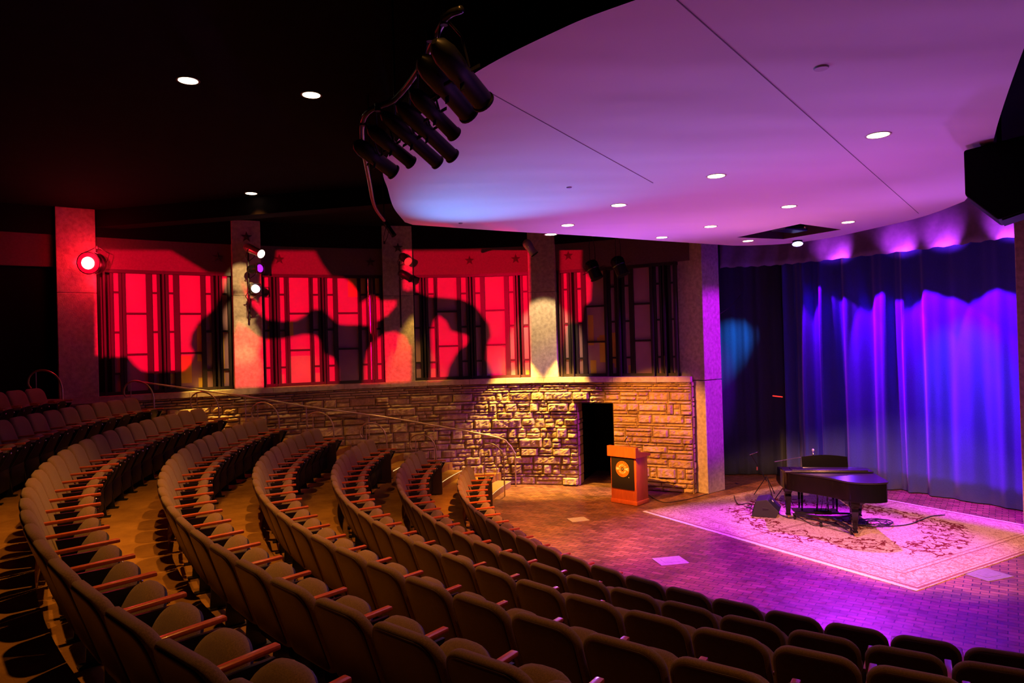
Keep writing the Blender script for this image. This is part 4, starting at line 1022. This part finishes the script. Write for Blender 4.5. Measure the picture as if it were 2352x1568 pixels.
# pedal lyre
m = MB()
for sg in (-1, 1): m.tube([(sg*.10, .02, .62), (sg*.085, .03, .4), (sg*.10, .05, .16)], .014, 8)
m.box((0, .05, .13), (.30, .10, .07), bev=.008); m.tube([(-.05, -.35, .62), (-.04, .02, .15)], .007, 6); m.tube([(.05, -.35, .62), (.04, .02, .15)], .007, 6); ly = m.build('pedal_lyre', M_piano, pno)
for x in (-.07, 0, .07):
    m = MB(); m.box((x, .15, .10), (.03, .12, .012), bev=.004); m.build('pedal', M_brass, ly)
# dolly
dl = thing('piano_dolly', 'low black three-armed wheeled truck under the grand piano', 'dolly', PO, PA)
m = MB()
for (a, b) in (((-.62, 0), (0.07, -.40)), ((.62, 0), (0.07, -.40)), ((.22, -1.18), (0.07, -.40)), ((-.62, .0), (.62, 0)), ((-.62, 0), (.22, -1.18)), ((.22, -1.18), (.62, 0))):
    A = Vector((a[0], a[1], .125)); B = Vector((b[0], b[1], .125)); d = (B-A).normalized(); A = A+d*.12
    if (b != (0.07, -.40)): B = B-d*.12
    m.tube([A, B], .022, 4)
m.build('frame', M_steel, dl)
for (x, y) in ((-.52, -.06), (.52, -.06), (.20, -1.05), (-.18, -.58)):
    m = MB(); m.lathe([(.03, -.02), (.05, -.016), (.05, .016), (.03, .02)], 16, Matrix.Translation((x, y, .063)) @ Matrix.Rotation(PI/2, 4, 'Y')); m.tube([(x, y, .06), (x, y, .12)], .012, 6); m.build('wheel', M_fixblack, dl)
# bench
bn = thing('piano_bench', 'black piano bench tucked behind the keyboard', 'bench', PO+Matrix.Rotation(PA, 3, 'Z') @ Vector((.08, .78, 0)), PA)
m = MB(); m.box((0, 0, .47), (.76, .36, .06), bev=.02); m.build('seat', simple('bench_vinyl', (.01, .01, .01), .4), bn, sm_angle=.6)
m = MB(); m.box((0, 0, .42), (.70, .31, .05)); m.build('apron', M_piano, bn)
for sx_ in (-1, 1):
    for sy in (-1, 1):
        m = MB(); m.add([(sx_*.32+a*w, sy*.13+b*w, z) for z, w in ((.014, .014), (.42, .024)) for a, b in ((-1, -1), (1, -1), (1, 1), (-1, 1))], [(0, 3, 2, 1), (4, 5, 6, 7)]+[(k, (k+1) % 4, 4+(k+1) % 4, 4+k) for k in range(4)]); m.build('leg', M_piano, bn)

# mic stands
def mic_stand(base, h, boom_a, boom_b, label, col=M_fixblack, mic_end='b', micdir=(0, 0, 1)):
    t = thing('microphone_stand', label, 'microphone stand', base); o0 = Vector(base)
    m = MB(); m.tube([(0, 0, .32), (0, 0, h)], .009, 8); m.build('pole', col, t)
    for k in range(3):
        a = k*2*PI/3+.5; m = MB(); m.tube([(0, 0, .40), (.26*math.cos(a), .26*math.sin(a), .018)], .009, 6); m.build('leg', col, t)
    m = MB(); m.tube([(0, 0, .36), (0, 0, .43)], .018, 8); m.tube([(0, 0, h*.62), (0, 0, h*.62+.06)], .016, 8); m.build('clutch', M_chrome, t)
    m = MB(); m.tube([Vector(boom_a)-o0, Vector(boom_b)-o0], .008, 8); bo = m.build('boom', simple('boom_metal', (.35, .35, .38), .25, metal=.8), t)
    e = Vector(boom_b)-o0; d = Vector(micdir).normalized(); m = MB(); m.tube([e-d*.08, e+d*.08], [.011, .017], 10); mi = m.build('microphone', M_chrome, t, smooth=True)
    m = MB(); m.lathe([(0, -.028), (.02, -.018), (.027, 0), (.02, .018), (0, .028)], 14, Matrix.Translation(e+d*.10)); m.build('mic_grille', simple('mic_mesh', (.8, .78, .75), .35, metal=.7), mi, smooth=True)
yb = 14.15
ba, bb = Pd(1779, 1060, yb), Pd(1868, 1045, 13.6)
bx = ba.lerp(bb, .22)
mic_stand((bx.x, bx.y, 0.014), bx.z-.014, ba, bb, 'boom microphone stand leaning its bright microphone over the piano lid', micdir=(-.02, 0, 1))
p0 = P(1762, 1140, 0); tA = Pd(1722, 1044, p0.y); tB = Pd(1741, 1037, p0.y-.1)
t = thing('microphone_stand', 'dark tripod microphone stand behind the floor monitor', 'microphone stand', (p0.x, p0.y, 0.014)); o0 = Vector(t.location)
m = MB(); top = tA.lerp(tB, .15); m.tube([(0, 0, .32), top-o0], .009, 8); m.build('pole', M_fixblack, t)
for k in range(3):
    a = k*2*PI/3+2.7; m = MB(); m.tube([(0, 0, .42), (.27*math.cos(a), .27*math.sin(a), .010)], .009, 6); m.build('leg', M_fixblack, t)
m = MB(); cl = (top-o0)*.62; m.tube([cl, cl+Vector((0, 0, .07))], .017, 8); m.build('clutch', simple('clutch_copper', (.5, .2, .12), .3, metal=.8), t)
m = MB(); m.tube([tA-o0, tB-o0], .009, 8); m.build('boom', M_chrome, t)
m = MB(); e = tB-o0; m.tube([e+Vector((0, 0, .03)), e+Vector((.01, 0, -.10))], [.015, .010], 8); m.build('microphone', M_fixblack, t)
# second boom stand feet at left of piano
# monitor wedge
mp_ = P(1765, 1186, 0); mon = thing('floor_monitor', 'black wedge floor monitor speaker left of the piano', 'speaker', (mp_.x, mp_.y+.12, 0.014), -.45)
prof = [(-.24, 0.0), (.20, 0), (.26, .12), (.05, .34), (-.16, .30)]
m = MB(); m.add([(y, -.26, z) for y, z in prof]+[(y, .26, z) for y, z in prof], [(0, 1, 2, 3, 4), (9, 8, 7, 6, 5)]+[(i, (i+1) % 5, 5+(i+1) % 5, 5+i) for i in range(5)])
bo = m.build('cabinet', M_spk, mon); bv = bo.modifiers.new('b', 'BEVEL'); bv.width = .012; bv.segments = 2
m = MB(); m.add([(-.245, -.23, .03), (-.245, .23, .03), (-.172, .23, .27), (-.172, -.23, .27)], [(0, 1, 2, 3)]); m.build('grille', M_grille, mon)
m = MB(); m.add([(.11, -.06, .285), (.11, .02, .285), (.14, .02, .252), (.14, -.06, .252)], [(0, 1, 2, 3)], Matrix.Translation((.004, 0, .004))); m.build('badge', M_white, mon)
m = MB(); m.box((.02, -.262, .16), (.11, .008, .045), bev=.004); m.build('side_handle', M_steel, mon)

# cables
def cable(pts, label, r=.008, closed=False):
    o0 = Vector(pts[0]); m = MB(); m.tube([p-o0 for p in catmull(pts, 8)], r, 6); o = m.build('cable', M_cable, loc=o0, smooth=True); return tag(o, label, 'cable')
def G(u, v, z=.024): return P(u, v, z)
cable([G(2035, 1208), G(2062, 1207), G(2090, 1203), G(2115, 1194), G(2140, 1185), G(2170, 1182)], 'black cable running over the rug to the right of the piano', .010)
cable([G(1686, 1138), G(1690, 1150), G(1698, 1158), G(1715, 1156), G(1727, 1158), G(1722, 1165), G(1710, 1162), G(1728, 1168), G(1745, 1168)], 'black cable looping on the rug left of the floor monitor')
coil = []
for i in range(60):
    a = i*.55; r = 12+6*math.sin(i*.7); coil.append(G(2005+r*2.6*math.cos(a), 1200+r*.55*math.sin(a), .024+.0012*i))
cable(coil, 'tangle of cables coiled on the rug behind the piano tail leg', .007)
cable([G(1790, 1180), G(1800, 1185), G(1815, 1190), G(1830, 1186), G(1845, 1193), G(1870, 1206), G(1910, 1207), G(1960, 1212)], 'thin cable trailing on the rug beneath the piano', .006)
cable([G(1480, 1130, .01), G(1520, 1152, .01), G(1570, 1148, .01), G(1610, 1138, .01), G(1662, 1122, .01)], 'cable lying on the floor between the lectern and the corner column', .007)
a = Pd(1652, 722, 16.2); b = Pd(1702, 676, 16.9); cable([a, a.lerp(b, .5)-Vector((0, 0, .05)), b], 'thin pale wire slanting beside the corner column', .008)
pr = Pd(1786, 910, 17.0); m = MB(); m.box((0, 0, 0), (.24, .03, .025), Matrix.Rotation(.14, 4, 'Y'), .005); o = m.build('red_indicator', E_tiny, loc=pr); tag(o, 'tiny glowing red indicator on the dark side curtain', 'indicator light')

# ------------------------------------------------------------------ red lamp with an added, unseen cut plate shaping its light on the windows
GL = Vector((-3.4, 1.4, 4.75))
def hit_wall(u, v, off=0.3):
    best = None; d = ray(u, v)
    for k in range(400):
        s = S0+(WLEN-S0)*k/399; p = wall(s, off)[0]; q = proj((p.x, p.y, EYE+d.z*p.y/d.y)); e = abs(q[0]-u)
        if best is None or e < best[0]: best = (e, p)
    p = best[1]; return Vector((p.x, p.y, EYE+d.z*p.y/d.y))
GT = hit_wall(780, 730); gdir = (GT-GL).normalized(); gx = gdir.cross(Vector((0, 0, 1))).normalized(); gy = gx.cross(gdir)
GD = 0.8
def to_plate(u, v, off=0.3):
    h = hit_wall(u, v, off)-GL; t = GD/h.dot(gdir); q = h*t; return (q.dot(gx), q.dot(gy))
def a7(pts): return [(x/3.136+200, y/3.136+500) for x, y in pts]
def a8(pts): return [(x/2.94+850, y/2.94+500) for x, y in pts]
blobs = [
    a7([(925, 650), (870, 690), (800, 760), (750, 840), (735, 920), (770, 975), (745, 1050), (700, 1110), (660, 1150), (560, 1120), (480, 1110), (400, 1100), (340, 1060), (290, 1000), (230, 1010), (230, 1300), (1082, 1300), (1080, 1000), (1085, 850), (1110, 765), (1180, 810), (1240, 860), (1300, 880), (1400, 875), (1560, 840), (1640, 845), (1690, 890), (1700, 940), (1720, 980), (1780, 1010), (1815, 1090), (1815, 1300), (1990, 1300), (2000, 1090), (2020, 960), (2080, 880), (2150, 840), (2240, 825), (2310, 860), (2345, 930), (2345, 1030), (2290, 1120), (2240, 1300), (2500, 1300), (2900, 1300), (3000, 1150), (2790, 1150), (2760, 1000), (2790, 600), (2740, 480), (2540, 640), (2380, 640), (2240, 640), (2180, 710), (2080, 745), (2000, 770), (1900, 770), (1820, 765), (1760, 720), (1700, 665), (1640, 655), (1560, 710), (1500, 740), (1400, 745), (1300, 730), (1240, 660), (1180, 560), (1100, 500), (1050, 520)]) if False else None,
    # dark mass right part of bay 1, over the column, wave across bay 2
    a7([(1010, 420), (925, 650), (870, 690), (800, 760), (750, 840), (735, 920), (770, 975), (745, 1050), (690, 1100), (690, 1320), (1084, 1320), (1080, 1000), (1085, 850), (1110, 765), (1180, 810), (1240, 860), (1300, 880), (1400, 875), (1560, 840), (1640, 845), (1690, 890), (1700, 940), (1720, 980), (1780, 1010), (1815, 1090), (1815, 1320), (1995, 1320), (2000, 1090), (2020, 960), (2080, 880), (2035, 775), (1960, 770), (1870, 772), (1820, 765), (1760, 720), (1700, 665), (1640, 655), (1600, 680), (1560, 710), (1500, 740), (1400, 745), (1300, 730), (1240, 670), (1170, 570), (1110, 420)]),
    a7([(1955, 620), (1950, 540), (1900, 470), (1840, 430), (1760, 425), (1700, 330), (1660, 250), (1700, 180), (2300, 180), (2300, 600), (2130, 605), (2060, 560)]),
    a7([(2080, 745), (2180, 710), (2240, 640), (2250, 500), (2400, 560), (2400, 900), (2345, 930), (2310, 860), (2240, 825), (2150, 840), (2085, 878)]),
    a7([(1020, 420), (1020, 60), (1290, 60), (1278, 200), (1272, 640), (1190, 570), (1110, 430)]),
    a7([(1240, 200), (1380, 200), (1370, 300), (1330, 380), (1270, 400)]),
    a7([(230, 150), (560, 150), (620, 240), (880, 400), (1030, 410), (1060, 150), (1250, 200), (1250, 60), (230, 60)]),
    a8([(280, 480), (390, 530), (520, 540), (620, 550), (700, 590), (760, 650), (800, 720), (815, 800), (790, 840), (790, 950), (830, 1040), (840, 1140), (500, 1140), (540, 1000), (580, 920), (610, 880), (650, 860), (670, 820), (650, 790), (600, 780), (540, 760), (510, 700), (470, 660), (430, 690), (415, 760), (420, 990), (400, 1140), (290, 1140), (300, 900), (290, 800)]),
    a8([(1440, 340), (1500, 420), (1490, 560), (1440, 600), (1430, 700), (1330, 720), (1300, 900), (1290, 1150), (2300, 1150), (2300, 100), (1440, 100)]),
    a7([(230, 1000), (290, 1000), (340, 1060), (400, 1100), (480, 1112), (690, 1100), (690, 1400), (0, 1400), (-300, 1000)]),
]
t = thing('masked_spotlight', 'unseen red spotlight with an added shadow plate, aimed at the windows', 'spotlight', GL)
m = MB()
for b in blobs:
    if not b: continue
    g = [to_plate(u, v) for u, v in b]
    vs = [gdir*GD+gx*x+gy*y for x, y in g]; n = len(vs); m.add(vs, [tuple(range(n))])
# bottom and side masks of the added shadow plate
def gq(pts): m.add([gdir*GD+gx*x+gy*y for x, y in pts], [tuple(range(len(pts)))])
bot = [to_plate(u, v) for u, v in [(60, 905), (400, 902), (560, 892), (800, 884), (1100, 873), (1560, 870)]]
top = [to_plate(u, v) for u, v in [(60, 560), (200, 575), (600, 577), (950, 577), (1215, 572), (1380, 568), (1560, 560)]]
gq([(-1.5, bot[0][1])]+bot+[(1.5, bot[-1][1]), (1.5, -1.5), (-1.5, -1.5)])
gq([(-1.5, top[0][1])]+top+[(1.5, top[-1][1]), (1.5, 1.5), (-1.5, 1.5)])
gq([to_plate(u, v, 0.0) for u, v in ((1214, 540), (1283, 540), (1283, 880), (1222, 880))])
xl = to_plate(225, 700)[0]; xr = to_plate(1420, 700)[0]
gq([(-1.5, -1), (xl, -1), (xl, 1), (-1.5, 1)]); gq([(xr, -1), (1.5, -1), (1.5, 1), (xr, 1)])
go = m.build('added_shadow_plate', M_black, t)
bm = bmesh.new(); bm.from_mesh(go.data); bmesh.ops.triangulate(bm, faces=list(bm.faces), ngon_method='EAR_CLIP'); bm.to_mesh(go.data); bm.free()
m = MB(); q = gdir.to_track_quat('Z', 'Y').to_matrix().to_4x4(); m.lathe([(.06, -.02), (.10, -.03), (.13, -.25), (.05, -.35)], 18, q); m.build('body', M_fixblack, t)
sp_ = spot(GL+gdir*.0, GT, (1.0, 0.0, 0.035), 22000, 66, .15, .003, 'red_masked_lamp')

RED = (1.0, 0.01, 0.03)
# added unseen lamps that imitate lens bloom around the blazing red lamp
for dx, dz in ((-.30, .05), (.30, -.05), (.02, .32), (.0, -.30)):
    point(RL+Vector((dx, .24, dz)), RED, 11, .06, 'red_bloom_fill')
point(RL+Vector((0.05, -.22, 0.1)), RED, 24, .12, 'red_bloom_fill')
point(RL+Vector((.25, -.6, .55)), RED, 5, .12, 'red_bloom_fill')

# stone wall grazers and front light
AMB = (1.0, 0.56, 0.09); ORA = (1.0, 0.34, 0.03); WARM = (1.0, 0.66, 0.30)
def graze(u, power, deg=50, off=-.42, z=5.1, color=AMB, tz=0.2):
    p = wall(s_at(u, 2), off)[0]; q = wall(s_at(u, 2), -.02)[0]; spot((p.x, p.y, z), (q.x, q.y, tz), color, power, deg, .6, .04, 'wall_grazer')
graze(1190, 1500, 66, off=-.45, z=3.7, tz=.9); graze(1300, 1300, 60, off=-.45, z=3.7, tz=.9); graze(480, 1500, 26, tz=1.2); graze(960, 260, 44); graze(700, 160, 40, tz=.8)
spot((-0.8, 11.4, 5.0), (3.3, 15.9, 1.1), ORA, 4600, 28, .5, .05, 'wall_front_light')
spot((0.5, 9.5, 5.2), (-3.0, 16.6, .9), (1.0, .36, .12), 420, 34, .8, .05, 'wall_front_light')
# pale middle column and first column are lit by warm lamps
p = wall(s_at(1248, 4), -1.6)[0]; spot((p.x+.1, p.y, 5.3), (wall(s_at(1248, 4), 0)[0].x, wall(s_at(1248, 4), 0)[0].y, 3.6), WARM, 420, 46, .5, .04, 'column_lamp')
p = wall(s_at(560, 4), -2.2)[0]; q_ = wall(s_at(562, 4), 0)[0]
for tz, pw, dg in ((5.1, 330, 17), (4.4, 420, 16), (3.7, 500, 16), (3.0, 420, 15)): spot((p.x+.1, p.y, 5.85), (q_.x-.05, q_.y, tz), (1, .60, .22), pw, dg, .7, .03, 'column_lamp')

# stage washes
MAG = (0.62, 0.0, 1.0); PUR = (0.30, 0.02, 1.0); BLU = (0.03, 0.10, 1.0)
spot((6.9, 14.6, 5.3), (4.6, 11.3, 0), (0.50, 0.02, 1.0), 3600, 62, .5, .05, 'magenta_wash')
spot((5.2, 5.0, 5.0), (6.3, 12.0, 0), (1.0, .36, .16), 4200, 36, .4, .05, 'amber_wash')
spot((2.0, 6.0, 5.1), (6.4, 12.6, 0), (1.0, .34, .26), 3000, 33, .4, .05, 'amber_wash')
spot((5.6, 8.0, 5.2), (0, 10.6, 0), (1.0, .16, .06), 1300, 50, .8, .05, 'red_wash')
spot((7.5, 15.9, 2.0), (5.9, 12.6, .96), (.16, .03, 1.0), 60, 40, .5, .05, 'lid_sheen_fill')  # added lamp without a real source, puts a blue sheen on the piano lid
spot((2.6, 9.2, 5.2), (3.6, 10.4, 0), (.42, .0, 1.0), 1500, 62, .7, .05, 'violet_wash')
spot((0.5, 11.0, 5.2), (0.8, 13.2, 0), (1.0, .34, .04), 2600, 62, .7, .05, 'amber_wash')
spot((8.0, 12.4, 5.2), (4.6, 15.7, 2.9), (.45, .0, 1.0), 2600, 40, .5, .05, 'violet_wash')
# curtain
for (tx, ty, pw) in ((9.55, 13.1, 900), (9.05, 14.1, 1100), (8.5, 15.0, 900), (7.9, 15.9, 500)):
    spot((tx-1.25, ty+.45, 5.1), (tx, ty, 2.5), (.40, .0, 1.0), pw*1.5, 54, .2, .03, 'curtain_wash')
spot((7.0, 13.2, 5.2), (9.2, 14.1, 2.4), (.03, .16, 1.0), 700, 36, .8, .04, 'curtain_blue')
spot((7.1, 16.1, 4.5), (5.2, 17.6, 3.1), (.02, .28, 1.0), 1100, 34, .9, .04, 'curtain_blue')
# valance pools
for u, up in ((1918, .02), (2065, .02), (2165, .02), (2312, .06)):
    q = min(path_v, key=lambda c: abs(proj((c.x, c.y, 5.2))[0]-u)); inw = Vector((-q.x+6.2, -q.y+11.5, 0)).normalized()
    spot((q.x+inw.x*.34, q.y+inw.y*.34, 4.93), (q.x, q.y, 5.30+up), (.66, .05, 1.0), 95, 84, 1, .03, 'valance_lamp')
# canopy uplight
spot((-2.2, 12.4, 3.2), (0.1, 9.3, 5.4), (.10, .36, 1.0), 1000, 48, 1, .05, 'canopy_blue_up')
spot((1.5, 14.8, 2.8), (3.0, 9.5, 5.4), (.48, .12, .95), 620, 110, 1, .1, 'canopy_violet_up')
spot((7.6, 10.5, 2.9), (4.0, 8.0, 5.4), (.46, .12, .95), 240, 110, 1, .1, 'canopy_violet_up')
spot((4.5, 13.0, 2.6), (4.2, 10.5, 5.4), (1.0, .25, .50), 140, 110, 1, .1, 'canopy_pink_up')
spot((4.6, 8.6, 1.6), (2.4, 6.4, 5.4), (.60, .14, .85), 240, 100, 1, .1, 'canopy_violet_up')
# house fill
for (x, y, pw) in ((-2.6, 5.6, 330), (-0.2, 3.6, 150), (2.5, 2.2, 90)):
    spot((x, y, 6.3), (x, y, 0), (1.0, .39, .07), pw, 84, .8, .06, 'house_downlight')
spot((0.6, 9.4, 5.1), (-4.6, 10.0, 1.6), (.8, .10, .6), 60, 60, .8, .05, 'violet_spill')

w = bpy.data.worlds.new('world'); sc.world = w; w.use_nodes = True
w.node_tree.nodes['Background'].inputs[0].default_value = (0.5, 0.25, 0.35, 1); w.node_tree.nodes['Background'].inputs[1].default_value = 0.004
sc.view_settings.view_transform = 'Standard'; sc.view_settings.look = 'None'; sc.view_settings.exposure = 0.0; sc.view_settings.gamma = 1.0
sc.view_settings.use_curve_mapping = False
